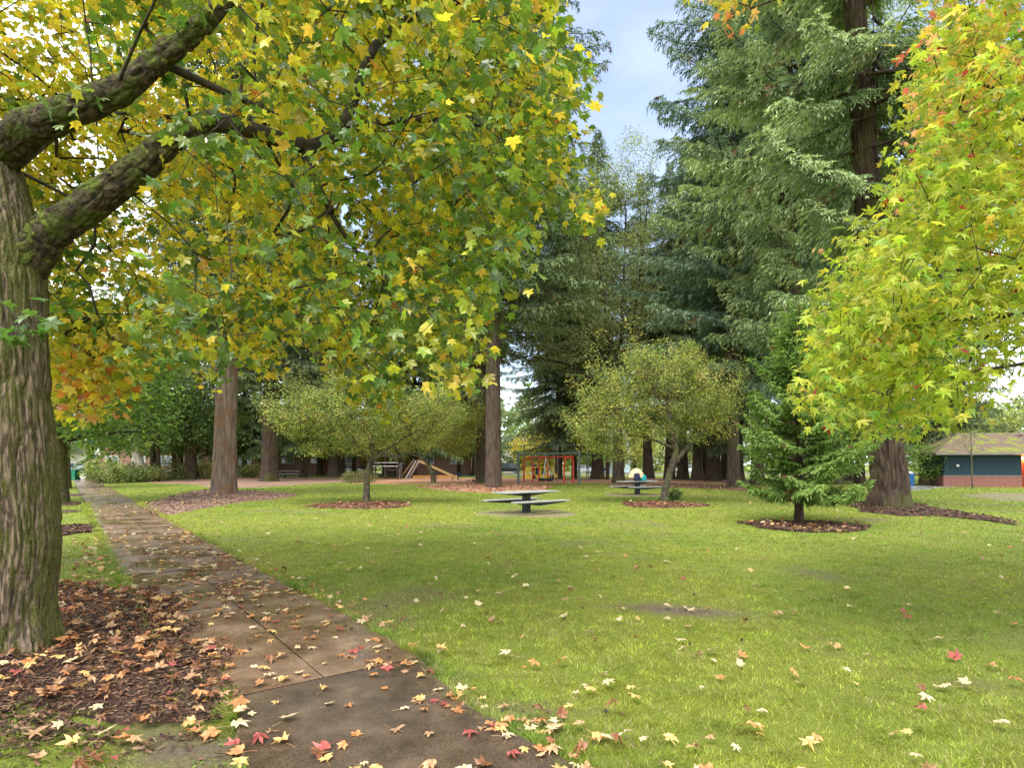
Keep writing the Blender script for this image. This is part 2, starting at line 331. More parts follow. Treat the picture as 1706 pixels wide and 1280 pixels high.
def mixn(a, b, f):
    x = n.new("ShaderNodeMix"); x.data_type = 'RGBA'; l.new(f, x.inputs[0]); l.new(a, x.inputs[6]); l.new(b, x.inputs[7]); return x.outputs[2]
big = ramp(nnode(.35).outputs[0], [(.3, (.14, .19, .025)), (.5, (.21, .245, .03)), (.7, (.29, .30, .045))])
fine = ramp(nnode(38, 8, .75).outputs[0], [(.3, (.07, .10, .015)), (.5, (.18, .225, .03)), (.72, (.30, .32, .07))])
far_ = ramp(nnode(1.3, 8, .7).outputs[0], [(.36, (.10, .125, .022)), (.52, (.19, .22, .03)), (.66, (.28, .27, .06))])
big2 = mixn(big.outputs[0], far_.outputs[0], ramp(nnode(.12).outputs[0], [(.3, (.35,) * 3), (.7, (.85,) * 3)]).outputs[0])
g1 = mixn(big2, fine.outputs[0], ramp(nnode(3).outputs[0], [(.2, (.45,) * 3), (.8, (.75,) * 3)]).outputs[0])
soilc = ramp(nnode(25, 8, .7).outputs[0], [(.3, (.08, .055, .038)), (.7, (.23, .18, .13))])
at_ = n.new("ShaderNodeAttribute"); at_.attribute_name = 'soil'
l.new(mixn(g1, soilc.outputs[0], at_.outputs[2]), p.inputs["Base Color"]); p.inputs["Roughness"].default_value = .85; p.inputs["Specular IOR Level"].default_value = .2
bp = n.new("ShaderNodeBump"); bp.inputs["Strength"].default_value = .8; bp.inputs["Distance"].default_value = .04; l.new(nnode(45, 8, .8).outputs[0], bp.inputs["Height"]); l.new(bp.outputs[0], p.inputs["Normal"])
me = mesh_np('ground', V, [Fg], m, smooth=True)
a = me.attributes.new('soil', 'FLOAT', 'POINT'); a.data.foreach_set('value', soil_amt(V[:, 0], V[:, 1]).astype(np.float32))
tag(link('ground', me), 'mown park lawn with thin earthy patches', kind='structure')

# mulch beds and bare earth, thin sheets that follow the ground
M['mulch'] = noise_mat('dark bark mulch', (.022, .012, .009), (.12, .062, .042), 30, .8, 1.0, (1, 1, 1), 8, .3, .7, .3, bdist=.04)
M['mulch_red'] = noise_mat('reddish bark mulch', (.10, .045, .028), (.34, .17, .115), 22, .85, 1.0, (1, 1, 1), 8, .3, .7, .2, bdist=.04)
M['needle_litter'] = noise_mat('pink brown needle litter', (.15, .09, .065), (.40, .26, .19), 12, .9, .8, (1, 1, 1), 8, .3, .7, .2, c3=(.22, .13, .09), s3=.8, bdist=.04)
M['playchips'] = noise_mat('orange wood chips', (.26, .12, .065), (.58, .32, .20), 9, .9, .8, (1, 1, 1), 8, .3, .7, .2, bdist=.04)
M['dirt'] = noise_mat('worn earth', (.13, .11, .06), (.27, .22, .14), 6, .9, .5, (1, 1, 1), 8, .3, .7, .2, c3=(.16, .18, .045), s3=2.5)
M['mud'] = noise_mat('wet grey mud', (.12, .10, .08), (.26, .23, .20), 9, .35, .4, (1, 1, 1), 8, .3, .7, .5, c3=(.13, .14, .04), s3=7)
def sheet(name, poly, mat, lift, label, rag=.12, rings=14):
    poly = np.array(poly); c = poly.mean(0); k = 96
    L = np.concatenate([[0], np.cumsum(np.linalg.norm(np.diff(np.vstack([poly, poly[:1]]), axis=0), axis=1))]); pp = np.vstack([poly, poly[:1]])
    tt = np.linspace(0, L[-1], k, endpoint=False); B = np.stack([np.interp(tt, L, pp[:, 0]), np.interp(tt, L, pp[:, 1])], 1)
    for _ in range(3): B = (np.roll(B, 1, 0) + 2 * B + np.roll(B, -1, 0)) / 4
    B = B + nrm(B - c) * ((n2(B[:, 0], B[:, 1], 2.3, 6) - .5) * rag * 2 + (n2(B[:, 0], B[:, 1], 9, 6) - .5) * rag)[:, None]
    fr = np.linspace(0, 1, rings + 1)[1:]
    G = c + (B - c)[None] * fr[:, None, None]; G = np.concatenate([c[None], G.reshape(-1, 2)])
    up = np.concatenate([[1], np.repeat(np.where(fr > .999, -1.5, 1), k)])
    V = np.column_stack([G, hgt(G[:, 0], G[:, 1]) + lift * up])
    j = np.arange(k); F0 = np.stack([np.zeros(k, int), 1 + j, 1 + (j + 1) % k], 1)
    Fq = np.concatenate([np.stack([1 + r * k + j, 1 + (r + 1) * k + j, 1 + (r + 1) * k + (j + 1) % k, 1 + r * k + (j + 1) % k], 1) for r in range(rings - 1)])
    o = link(name, mesh_np(name, V, [F0, Fq], M[mat], smooth=True)); tag(o, label, kind='structure'); return B
BO = {}
for key, mat, lift, lab in [
    ('gum', 'mulch', .042, 'dark mulch bed around the mossy sweetgum'), ('young', 'mulch', .03, 'round mulch bed under the young conifer'),
    ('crab1', 'mulch_red', .03, 'reddish mulch bed under the crabapple beside the umbrella table'), ('crab2', 'mulch_red', .03, 'reddish mulch bed under the crabapple near the ladder'),
    ('mound', 'needle_litter', .03, 'low mound of needle litter by the path'), ('berm', 'needle_litter', .04, 'long litter berm before the brick building'),
    ('play', 'playchips', .03, 'orange wood chip floor of the playground'), ('stand', 'playchips', .045, 'chip bed at the foot of the twin firs'),
    ('rightband', 'mulch_red', .045, 'brown litter band behind the second table'), ('oldfir', 'mulch', .03, 'litter at the foot of the broad old fir'),
    ('rightdirt', 'dirt', .03, 'worn earth before the park restroom'), ('strip1', 'mulch', .03, 'mulch strip crossing the verge'),
    ('strip2', 'mulch', .03, 'mulch at the second street tree'), ('strip3', 'mulch', .03, 'thin mulch strip on the verge'), ('strip4', 'mulch', .035, 'far mulch strip on the verge'),
    ('table', 'dirt', .016, 'worn ring of earth under the near picnic table'), ('table2', 'dirt', .016, 'worn ring of earth under the second picnic table')]:
    BO[key] = sheet('mulch_bed' if mat.startswith('mulch') else {'needle_litter': 'litter_bed', 'playchips': 'chip_bed', 'dirt': 'earth_patch', 'mud': 'mud_patch'}[mat], BEDS[key], mat, lift, lab, rag=.35 if key.startswith('strip') or key in ('gum', 'berm', 'mound', 'stand', 'rightband', 'oldfir') else .12)

# footpath: slabs with open joints over a dark base, then an asphalt stretch
M['joint'] = noise_mat('dirt in the joints', (.02, .015, .01), (.06, .045, .03), 20, .9, .2)
def wet(name, c1, c2, c3, sc, speck):
    m, t, n, l, p = newmat(name); tcn = n.new("ShaderNodeTexCoord")
    def nn(s, d=6, r=.6):
        z = n.new("ShaderNodeTexNoise"); z.inputs["Scale"].default_value = s; z.inputs["Detail"].default_value = d; z.inputs["Roughness"].default_value = r; l.new(tcn.outputs["Object"], z.inputs[0]); return z.outputs[0]
    def rp(src, st):
        r = n.new("ShaderNodeValToRGB"); e = r.color_ramp.elements
        while len(e) < len(st): e.new(.5)
        for k, (po, c) in enumerate(st): e[k].position = po; e[k].color = (*c, 1)
        l.new(src, r.inputs[0]); return r.outputs[0]
    def mix(a, b, f):
        x = n.new("ShaderNodeMix"); x.data_type = 'RGBA'; l.new(f, x.inputs[0]); l.new(a, x.inputs[6]); l.new(b, x.inputs[7]); return x.outputs[2]
    base = rp(nn(sc, 8, .65), [(.3, c1), (.55, c2), (.75, c3)])
    sp = rp(nn(speck, 3, .7), [(.35, (.35,) * 3), (.5, (1,) * 3), (.68, (1.25,) * 3)])
    x = n.new("ShaderNodeMix"); x.data_type = 'RGBA'; x.blend_type = 'MULTIPLY'; x.inputs[0].default_value = .8; l.new(base, x.inputs[6]); l.new(sp, x.inputs[7])
    l.new(x.outputs[2], p.inputs["Base Color"])
    rr = rp(nn(1.1, 5, .55), [(.40, (.55,) * 3), (.50, (.30,) * 3), (.58, (.06,) * 3)]); l.new(rr, p.inputs["Roughness"])
    p.inputs["Specular IOR Level"].default_value = .55
    b = n.new("ShaderNodeBump"); b.inputs["Distance"].default_value = .006; l.new(nn(speck * .6, 6, .7), b.inputs["Height"])
    bs = n.new("ShaderNodeMath"); bs.operation = 'MULTIPLY'; bs.inputs[1].default_value = .9; l.new(rr, bs.inputs[0]); l.new(bs.outputs[0], b.inputs["Strength"]); l.new(b.outputs[0], p.inputs["Normal"])
    return m
M['concrete'] = wet('wet brown concrete', (.08, .047, .027), (.19, .122, .076), (.32, .22, .145), 2.4, 60)
M['concrete_pale'] = wet('pale dry concrete', (.32, .29, .26), (.42, .39, .35), (.5, .47, .43), 2, 40)
M['asphalt'] = wet('wet worn asphalt', (.04, .027, .018), (.098, .069, .048), (.16, .115, .08), 3.0, 70)
def strip(name, s0, s1, w0, w1, mat, lift, label, ds=.6, chamfer=0):
    s = np.linspace(s0, s1, max(2, int((s1 - s0) / ds) + 1)); ww = np.linspace(w0, w1, 5)
    G = P0 + s[:, None, None] * pd - ww[None, :, None] * pn; G = G.reshape(-1, 2)
    V = np.column_stack([G, hgt(G[:, 0], G[:, 1]) + lift]); k = 5; i = np.arange(len(s) - 1)[:, None] * k + np.arange(4)[None]
    return V, np.stack([i, i + k, i + k + 1, i + 1], -1).reshape(-1, 4)
V, Fq = strip('', 0, 96, -.03, PW + .03, None, .006, '')
tag(link('path_base', mesh_np('path_base', V, [Fq], M['joint'])), 'dark dirt showing in the joints of the footpath', kind='structure')
Vs, Fs_, k0 = [], [], 0
rng = np.random.default_rng(5)
s = 0.0; rows = []
while s < 72:
    rows.append((s, min(s + 1.5, 72))); s += 1.5
for r, (a, b) in enumerate(rows):
    for (w0, w1) in ((0, .86), (.872, PW)):
        g = .009; V, Fq = strip('', a + g, b - g, w0, w1, None, .026 + rng.uniform(-.003, .004), '')
        Vs.append(V); Fs_.append(Fq + k0); k0 += len(V)
tag(link('footpath', mesh_np('footpath', np.concatenate(Vs), [np.concatenate(Fs_)], M['concrete'])), 'wet brown concrete footpath of paired slabs', kind='structure')
V, Fq = strip('', 72, 97, -.2, PW + .2, None, .03, '')
tag(link('footpath', mesh_np('footpath', V, [Fq], M['concrete_pale'])), 'pale concrete stretch at the end of the footpath', kind='structure')
B = np.array(ASPH); bmx = bmesh.new()
gx2 = np.arange(-3, 5.4, .12); gy2 = np.arange(-3.1, 5.4, .12); X, Y = np.meshgrid(gx2, gy2)
# asphalt: strips between left and right edges
le = np.array([(-2.28, 5.13), (-2.02, 4.35), (-1.5, 3.35), (-.55, 1.8), (.6, 0), (2.2, -3)]); re_ = np.array([(RN(5.2), 5.17), (-.42, 4.3), (.33, 3.35), (1.6, 1.6), (3.0, 0), (5, -3)])
tt = np.linspace(0, 5, 70); lx = np.stack([np.interp(tt, range(6), le[:, 0]), np.interp(tt, range(6), le[:, 1])], 1); rx = np.stack([np.interp(tt, range(6), re_[:, 0]), np.interp(tt, range(6), re_[:, 1])], 1)
lx[:, 0] += (n2(lx[:, 0], lx[:, 1], 4, 1) - .5) * .05; rx[:, 0] += (n2(rx[:, 0], rx[:, 1], 4, 1) - .5) * .08
fr = np.linspace(0, 1, 12); G = (lx[:, None] * (1 - fr)[None, :, None] + rx[:, None] * fr[None, :, None]).reshape(-1, 2)
V = np.column_stack([G, hgt(G[:, 0], G[:, 1]) + .024]); i = np.arange(69)[:, None] * 12 + np.arange(11)[None]
tag(link('asphalt_path', mesh_np('asphalt_path', V, [np.stack([i, i + 12, i + 13, i + 1], -1).reshape(-1, 4)], M['asphalt'])), 'dark wet asphalt stretch of the path', kind='structure')
# street behind the park
M['road'] = wet('street asphalt', (.05, .05, .05), (.08, .08, .08), (.12, .12, .12), .8, 10)
def flat(name, x0, x1, y0, y1, z, mat, label, nx=60):
    xs = np.linspace(x0, x1, nx); ys = np.linspace(y0, y1, 3); X, Y = np.meshgrid(xs, ys); V = np.stack([X, Y, hgt(X, Y) * 0 + z], -1).reshape(-1, 3)
    i = np.arange(2)[:, None] * nx + np.arange(nx - 1)[None]; return tag(link(name, mesh_np(name, V, [np.stack([i, i + 1, i + nx + 1, i + nx], -1).reshape(-1, 4)], M[mat])), label, kind='structure')
flat('road', -220, 220, ROAD_Y, ROAD_Y + 9, .10, 'road', 'street running behind the park')
b = BM(); b.box(-220, 220, ROAD_Y - .15, ROAD_Y, -.1, .2); b.box(-220, 220, ROAD_Y + 9, ROAD_Y + 9.15, -.1, .2); tag(b.build('kerb', M['concrete_pale']), 'concrete kerb of the street', kind='structure')
b = BM(); b.box(-220, 220, ROAD_Y - 3.6, ROAD_Y - 2, -.1, .13); tag(b.build('pavement', M['concrete_pale']), 'pale pavement beside the street', kind='structure')
q = at(1545, 813)
M['grey_path'] = wet('grey asphalt path', (.22, .22, .22), (.30, .30, .30), (.38, .38, .37), 1, 20)
sheet('side_path', W([(1490, 812), (1500, 818), (1535, 817), (1570, 813), (1700, 806), (1560, 807)]), 'grey_path', .03, 'grey path leading round the park restroom')
# ------------------------------------------------------------------ leaf-shaped cards
def star(nl=5, sinus=.42, sh=.0, ang=(0, 55, 112), lens=(1, .92, .7)):
    """outline of a palmate leaf: base at the origin, tip along +x"""
    c = np.array((.30, 0.)); pts = []
    A = [-ang[2], -ang[1], 0, ang[1], ang[2]]; Ls = [lens[2], lens[1], lens[0], lens[1], lens[2]]
    for i, (a, Ln) in enumerate(zip(A, Ls)):
        if i: m_ = math.radians((A[i - 1] + a) / 2); pts.append(c + np.array((math.cos(m_), math.sin(m_))) * sinus * .62)
        a = math.radians(a); d = np.array((math.cos(a), math.sin(a))); q = np.array((-d[1], d[0])); r = .66 * Ln
        if sh: pts.append(c + d * r * .55 - q * sh)
        pts.append(c + d * r)
        if sh: pts.append(c + d * r * .55 + q * sh)
    pts.append(np.array((.02, .035))); pts.append(np.array((.02, -.035)))
    P = np.array([c] + pts)
    return P
STAR_WIDE = star(sinus=.46); STAR_SHAPED = star(sinus=.50, sh=.155); STAR_THIN = star(sinus=.30, sh=.085, ang=(0, 52, 104), lens=(1.05, .98, .72))
OVAL = np.array([(.45, 0), (0, 0), (.3, .2), (.7, .17), (1, 0), (.7, -.17), (.3, -.2)])
def leaves(tmpl, pos, tip, nor, size, col, cup=.25, wob=.12, rng=None):
    """one card per leaf: fan round the first template point"""
    Nn = len(pos); k = len(tmpl); tip = nrm(tip); y = nrm(np.cross(nor, tip)); z = np.cross(tip, y)
    r2 = ((tmpl - tmpl[0]) ** 2).sum(1)
    zz = -cup * r2[None] * rng.uniform(.2, 1.9, (Nn, 1)) + rng.normal(0, wob * .3, (Nn, k)) * (r2[None] > .01) + rng.uniform(-.5, .5, (Nn, 1)) * wob * 2.2 * tmpl[None, :, 1] * 2 * tmpl[None, :, 0]
    fold = rng.uniform(-.1, .45, (Nn, 1)) * np.abs(tmpl[None, :, 1])
    zz = zz + fold
    V = pos[:, None] + size[:, None, None] * (tmpl[None, :, :1] * tip[:, None] + tmpl[None, :, 1:2] * y[:, None] + zz[..., None] * z[:, None])
    b = np.arange(Nn)[:, None] * k; j = np.arange(1, k); j2 = np.roll(j, -1)
    Fc = np.stack([np.broadcast_to(b, (Nn, k - 1)), b + j, b + j2], -1).reshape(-1, 3)
    return V.reshape(-1, 3), Fc, np.repeat(col, k, 0)
def pal(rng, n, cols, wts, jit=.18):
    c = np.array(cols)[rng.choice(len(cols), n, p=np.array(wts) / sum(wts))]
    return np.clip(c * (1 + rng.normal(0, jit, (n, 1))) * (1 + rng.normal(0, jit * .4, (n, 3))), .004, .9)

# ------------------------------------------------------------------ grass
rng = np.random.default_rng(11)
def blades(n, r0, r1, amax, a0=0, hk=1.0):
    r = r0 * (r1 / r0) ** rng.random(n); a = rng.uniform(-amax, amax, n) + a0
    return r * np.sin(a), r * np.cos(a)
parts = []
for (n_, r0, r1, am, a0) in ((720000, 2.6, 62, .86, 0), (30000, .8, 4.5, 3.1, 0)):
    x, y = blades(n_, r0, r1, am, a0); parts.append((x, y))
# longer tufts along the edges of path and asphalt and in the bottom-left verge
ss = rng.uniform(-.5, 26, 30000) ** 1.0; ss = 26 * (rng.random(34000) ** 1.8)
side = rng.random(34000) < .5; ww = np.where(side, rng.normal(-.03, .035, 34000), PW + rng.normal(.04, .05, 34000))
G = P0 + ss[:, None] * pd - ww[:, None] * pn; ex, ey = G[:, 0], G[:, 1]
tq = rng.random(9000) * 3.2; rx_ = np.interp(tq, range(6), re_[:, 0]) + rng.normal(.05, .05, 9000); ry_ = np.interp(tq, range(6), re_[:, 1])
lx_ = np.interp(tq, range(6), le[:, 0]) - np.abs(rng.normal(.03, .07, 9000)); ly_ = np.interp(tq, range(6), le[:, 1])
edge = np.concatenate([np.zeros(sum(len(p_[0]) for p_ in parts), bool), np.ones(34000 + 18000, bool)])
x = np.concatenate([p_[0] for p_ in parts] + [ex, rx_, lx_]); y = np.concatenate([p_[1] for p_ in parts] + [ey, ry_, ly_])
ok = np.ones(len(x), bool)
cov = covered(x, y); ok &= ~cov | (edge & (rng.random(len(x)) < .8))
s_, w_ = path_sw(x, y); ok &= ~((s_ > 0) & (s_ < 95) & (w_ > .05) & (w_ < PW - .05 - .30 * np.exp(-((s_ - .4) / 2.4) ** 2)))
inb = np.zeros(len(x), bool)
for k_, bo in BO.items():
    jx, jy = (n2(x, y, 5.5, 61) - .5) * .55 + (n2(x, y, 19, 63) - .5) * .2, (n2(x, y, 5.5, 67) - .5) * .55 + (n2(x, y, 19, 68) - .5) * .2; i_ = inpoly(x + jx, y + jy, bo); ok &= ~i_ | (rng.random(len(x)) < (.05 if k_ not in ('table', 'table2', 'rightdirt', 'mud') else .25)); inb |= i_
# tufts creeping into the front of the big bed
tu = inpoly(x, y, BO['gum']) & (n2(x, y, 2.2, 3) > .62) & (y < 5.0)
sa = soil_amt(x, y); ok &= (rng.random(len(x)) > sa * .93)
ok &= (rng.random(len(x)) < .35 + .65 * np.clip(n2(x, y, 7, 8.8) * 2.2 - .35, 0, 1))
xa, ya = x[ok], y[ok]; lift_ = np.zeros(len(xa))
for k_, bo in BO.items():
    if k_ not in ('table', 'table2', 'rightdirt'): lift_[inpoly(xa, ya, bo)] = .022 if k_ != 'gum' else .036
x, y, sa, edge = x[ok], y[ok], sa[ok], edge[ok]
r = np.hypot(x, y); n_ = len(x); z = hgt(x, y) + lift_
lush = n2(x, y, 1.1, 6.6); h = (.013 + .013 * lush) * rng.uniform(.5, 1.6, n_) * (.6 + .9 * n2(x, y, 8.5, 21)) * (1 + np.clip(r - 5, 0, 30) * .035) * (1 - .5 * sa); h[edge] *= 2.2
wd = (.0022 + .0011 * r) * rng.uniform(.6, 1.3, n_) * .5
th = rng.uniform(0, 2 * PI, n_); ln = rng.uniform(.2, 1.7, n_) * h; la = n2(x, y, 4.5, 31) * 12 + rng.normal(0, 1.1, n_)
dx, dy = np.cos(th) * wd, np.sin(th) * wd; lx2, ly2 = np.cos(la) * ln, np.sin(la) * ln
V = np.empty((n_, 3, 3)); V[:, 0] = np.stack([x - dx, y - dy, z - .004], 1); V[:, 1] = np.stack([x + dx, y + dy, z - .004], 1); V[:, 2] = np.stack([x + lx2, y + ly2, z + h], 1)
pa = n2(x, y, .45, 5.5) * .6 + n2(x, y, 1.6, 2.1) * .4; pa = np.clip((pa - .3) / .4, 0, 1)[:, None]
gc = np.array((.155, .25, .032)) * (1 - pa) + np.array((.30, .335, .048)) * pa; gc = gc * (.45 + .65 * n2(x, y, 5.5, 9.9) + .5 * n2(x, y, 16, 4.9))[:, None]
dry = rng.random(n_) < (.07 + .30 * sa + .22 * (n2(x, y, 2.7, 77) > .62)); gc[dry] = np.array((.36, .30, .14)); gc = gc * rng.uniform(.6, 1.45, (n_, 1))
me = mesh_np('grass', V.reshape(-1, 3), [np.arange(3 * n_).reshape(n_, 3)], M['grass'], np.repeat(gc, 3, 0))
tag(link('grass', me), 'short wet green grass of the lawn and verges', 'grass', kind='stuff')
# small broad weeds in the turf
nw = 9000; x, y = blades(nw, 2.8, 14, .86); ok = ~covered(x, y) & (n2(x, y, .8, 12) > .5)
for bo in BO.values(): ok &= ~inpoly(x, y, bo)
x, y = x[ok], y[ok]; nw = len(x); a_ = rng.uniform(0, 2 * PI, nw)
tip = np.stack([np.cos(a_), np.sin(a_), rng.uniform(.1, .6, nw)], 1)
V, Fc, cc = leaves(OVAL, np.stack([x, y, hgt(x, y) + .012], 1), tip, np.tile((0, 0, 1.), (nw, 1)), rng.uniform(.015, .035, nw), pal(rng, nw, [(.12, .22, .035), (.19, .30, .05), (.10, .17, .05)], (2, 1, 1)), rng=rng)
tag(link('clover', mesh_np('clover', V, [Fc], M['grass'], cc)), 'small broad leaved weeds among the grass', 'clover', kind='stuff')

# ------------------------------------------------------------------ mulch chips
def scatter_in(poly, n):
    P = np.array(poly); lo, hi = P.min(0), P.max(0); q = rng.uniform(lo, hi, (n * 3, 2)); q = q[inpoly(q[:, 0], q[:, 1], poly)]; return q[:n]
def chipset(q, lift, size, cols, wts, asp=3.0):
    n_ = len(q); a_ = rng.uniform(0, 2 * PI, n_); d = np.stack([np.cos(a_), np.sin(a_), rng.normal(0, .22, n_)], 1); nn = nrm(np.stack([rng.normal(0, .35, n_), rng.normal(0, .35, n_), np.ones(n_)], 1))
    s = np.cross(nn, d); L = size * rng.uniform(.5, 1.6, n_)[:, None]; Wd = L / asp * rng.uniform(.6, 1.4, (n_, 1)) * .5
    c = np.column_stack([q, hgt(q[:, 0], q[:, 1]) + lift + rng.uniform(0, size * .35, n_)])
    V = np.stack([c - d * L / 2 - s * Wd, c + d * L / 2 - s * Wd * .7, c + d * L / 2 + s * Wd, c - d * L / 2 + s * Wd * .8], 1).reshape(-1, 3)
    return V, np.repeat(pal(rng, n_, cols, wts), 4, 0)
brn = [(.04, .02, .013), (.085, .042, .027), (.13, .065, .04), (.025, .013, .01), (.2, .12, .075)]
CV, CCc = [], []
for key, n_, sz, lift, cols in (('gum', 46000, .035, .046, brn), ('young', 6000, .06, .035, brn), ('crab1', 3500, .08, .035, [(.17, .075, .045), (.3, .15, .09), (.09, .04, .03)]), ('crab2', 4500, .08, .035, [(.17, .075, .045), (.3, .15, .09), (.09, .04, .03)]),
                                ('mound', 9000, .08, .035, [(.2, .12, .09), (.36, .24, .18), (.14, .08, .06)]), ('oldfir', 4000, .08, .035, brn), ('strip1', 2500, .07, .035, brn), ('stand', 3000, .14, .05, [(.35, .18, .10), (.5, .3, .2), (.22, .10, .06)]), ('rightband', 3000, .15, .05, [(.17, .09, .06), (.3, .18, .12)])):
    q = scatter_in(BO[key], n_); V, c_ = chipset(q, lift, sz, cols, [1] * len(cols)); CV.append(V); CCc.append(c_)
q = np.stack([rng.normal(-2.9, 1.0, 5000), rng.normal(3.95, .28, 5000)], 1); q = q[~inpoly(q[:, 0], q[:, 1], ASPH) & (n2(q[:, 0], q[:, 1], 3, 90) > .4)]; V, c_ = chipset(q, .012, .035, brn, [1] * 5); CV.append(V); CCc.append(c_)
tag(link('mulch_chips', quads(np.concatenate(CV), np.concatenate(CCc), 'mulch_chips', M['chips'])), 'bark chips and litter lying over the mulch beds', 'mulch', kind='stuff')

# ------------------------------------------------------------------ fallen leaves
KIND = {'yellow': (.68, .45, .17), 'pale': (.70, .55, .34), 'orange': (.56, .26, .10), 'red': (.40, .10, .085), 'brown': (.27, .115, .055), 'tan': (.50, .30, .16)}
KN = list(KIND)
rng = np.random.default_rng(23)
items = []      # x, y, size, kind, surface
def addl(q, surf, wts, s0=.055, s1=.115):
    for (x, y), k in zip(q, rng.choice(len(KN), len(q), p=np.array(wts) / sum(wts))): items.append((x, y, rng.uniform(s0, s1), KN[k], surf))
def pathq(n, sfun):
    s = sfun(rng.random(n)); ww = rng.uniform(.05, PW - .05, n); return P0 + s[:, None] * pd - ww[:, None] * pn
addl(pathq(150, lambda t: t * 5.0), 'path', (2.5, 2.2, 2, .6, 1.2, 2)); addl(pathq(330, lambda t: 3 + t * 9), 'path', (3, 3, 1.5, .3, 1, 2)); addl(pathq(300, lambda t: 10 + t * 45), 'path', (3, 3, 1, .3, 1, 2))
qa = scatter_in(ASPH[:4] + [(0, 1.6)] + ASPH[8:], 90); addl(qa, 'asphalt', (2.2, 2, 2.4, 1.2, .6, 1.6))
for cx_, cy_, k_ in ((.1, 3.75, 26), (-.35, 4.2, 14), (.28, 3.5, 20), (-1.1, 5.0, 12)):
    addl(np.stack([rng.normal(cx_, .16, k_), rng.normal(cy_, .14, k_)], 1), 'asphalt', (2, 2, 2.2, 1.0, .4, 1.4))
addl(scatter_in(BO['gum'], 1500), 'mulch', (.9, .6, 1.8, .35, 7, 3.2), .06, .125)
qv = rng.uniform((-3.6, 2.9), (-1.4, 4.4), (34, 2)); qv = qv[~inpoly(qv[:, 0], qv[:, 1], ASPH)]; addl(qv, 'verge', (1.4, 1.2, 1.6, .4, 3.5, 3), .06, .13)
s_ = rng.uniform(2, 12, 260); ww = PW + rng.exponential(.7, 260); q = P0 + s_[:, None] * pd - ww[:, None] * pn; q = q[~inpoly(q[:, 0], q[:, 1], BO['gum'])]; addl(q, 'verge', (3, 3, 1.5, .4, 2, 2))
r_ = 3.4 * (30 / 3.4) ** rng.random(900); a_ = rng.uniform(-.5, .84, 900); x, y = r_ * np.sin(a_), r_ * np.cos(a_); keep = ~covered(x, y) & (rng.random(900) < .35 + .5 * n2(x, y, .4, 40)) & (x > RN(y) + .1)
for bo in BO.values(): keep &= ~inpoly(x, y, bo) 
addl(np.stack([x, y], 1)[keep], 'lawn', (2.0, 5, 1.5, 1.0, 1.2, 2.0), .05, .115)
s_ = rng.uniform(0, 8, 60); q = P0 + s_[:, None] * pd + np.abs(rng.normal(.05, .15, 60))[:, None] * pn; addl(q, 'lawn', (3, 3, 1, .5, 1, 2))
for key, n_ in (('young', 70), ('crab1', 60), ('crab2', 50), ('mound', 60)): addl(scatter_in(BO[key], n_), 'mulch2', (2, 2, 2, .6, 2, 2), .07, .14)
# solitary leaves that stand out in the photograph
for px, py, k, s_ in ((1170, 1257, 'tan', .15), (934, 1034, 'pale', .12), (850, 1100, 'pale', .13), (931, 1113, 'yellow', .12), (1586, 1155, 'pale', .12), (1519, 1038, 'red', .11), (1508, 1024, 'red', .11), (1233, 1102, 'orange', .11), (1343, 1089, 'orange', .11), (1601, 1108, 'red', .13), (1079, 945, 'red', .14), (858, 968, 'pale', .13), (1114, 1016, 'pale', .12), (833, 994, 'pale', .13), (725, 980, 'pale', .13), (1184, 1092, 'pale', .12), (1289, 1030, 'tan', .12), (1690, 1146, 'orange', .12), (220, 1243, 'orange', .17), (135, 1250, 'yellow', .16), (165, 1243, 'pale', .16), (383, 1222, 'pale', .17), (330, 1236, 'orange', .16), (105, 1118, 'yellow', .16), (425, 1240, 'red', .14), (470, 1213, 'pale', .16), (440, 1136, 'pale', .14), (548, 1252, 'red', .15), (350, 948, 'pale', .13), (523, 1000, 'yellow', .13)):
    x, y, _ = at(px, py); items.append((x, y, s_ * (.78 if y < 5 else .95), k, 'path' if covered(np.array([x]), np.array([y]))[0] else ('mulch' if inpoly(np.array([x]), np.array([y]), BO['gum'])[0] else 'lawn')))
LIFT = {'path': .034, 'asphalt': .028, 'mulch': .062, 'mulch2': .06, 'verge': .028, 'lawn': .03}
def leaf_geom(kind, seed, flat=.0):
    g = np.random.default_rng(seed); tm = STAR_SHAPED if seed % 3 else STAR_THIN
    if kind == 'brown' and seed % 2: cup = 1.1
    else: cup = g.choice([.05, .2, .4])
    tm = tm + g.normal(0, .028, tm.shape) * (np.abs(tm[:, :1]) > .05)
    V, Fc, cc = leaves(tm, np.zeros((1, 3)), np.array([[1., 0, 0]]), np.array([[0, 0, 1.]]), np.ones(1), np.array([KIND[kind]]) * g.uniform(.8, 1.15), cup=cup, wob=.2, rng=g)
    V[:, 2] -= V[:, 2].min(); cc = cc * np.where(np.arange(len(cc)) == 0, .8, 1)[:, None] * g.uniform(.85, 1.1, (len(cc), 1))
    # petiole
    e = g.uniform(-.25, .25); st = np.array([(.02, 0, .02), (-.35, e * .4, .05), (-.75, e, .015)]); T, TF = tube(st, np.array((.012, .009, .012)), 4)
    cc = np.vstack([cc, np.tile(np.array(KIND[kind]) * (.8, .7, .6), (len(T), 1))]); return np.vstack([V, T]), Fc, TF + len(V), cc
items = [it for it in items]
def score(it): 
    x, y, s_ = it[:3]
    if y < 3.25 or abs(x / y) > .86: return -1
    return s_ / y * (.6 if it[3] == 'brown' else 1)
items.sort(key=score, reverse=True)
SURF = {'path': 'the wet concrete footpath', 'asphalt': 'the dark asphalt stretch of path', 'mulch': 'the mulch under the mossy sweetgum', 'mulch2': 'a mulch ring', 'verge': 'the grass verge left of the path', 'lawn': 'the open lawn right of the path'}
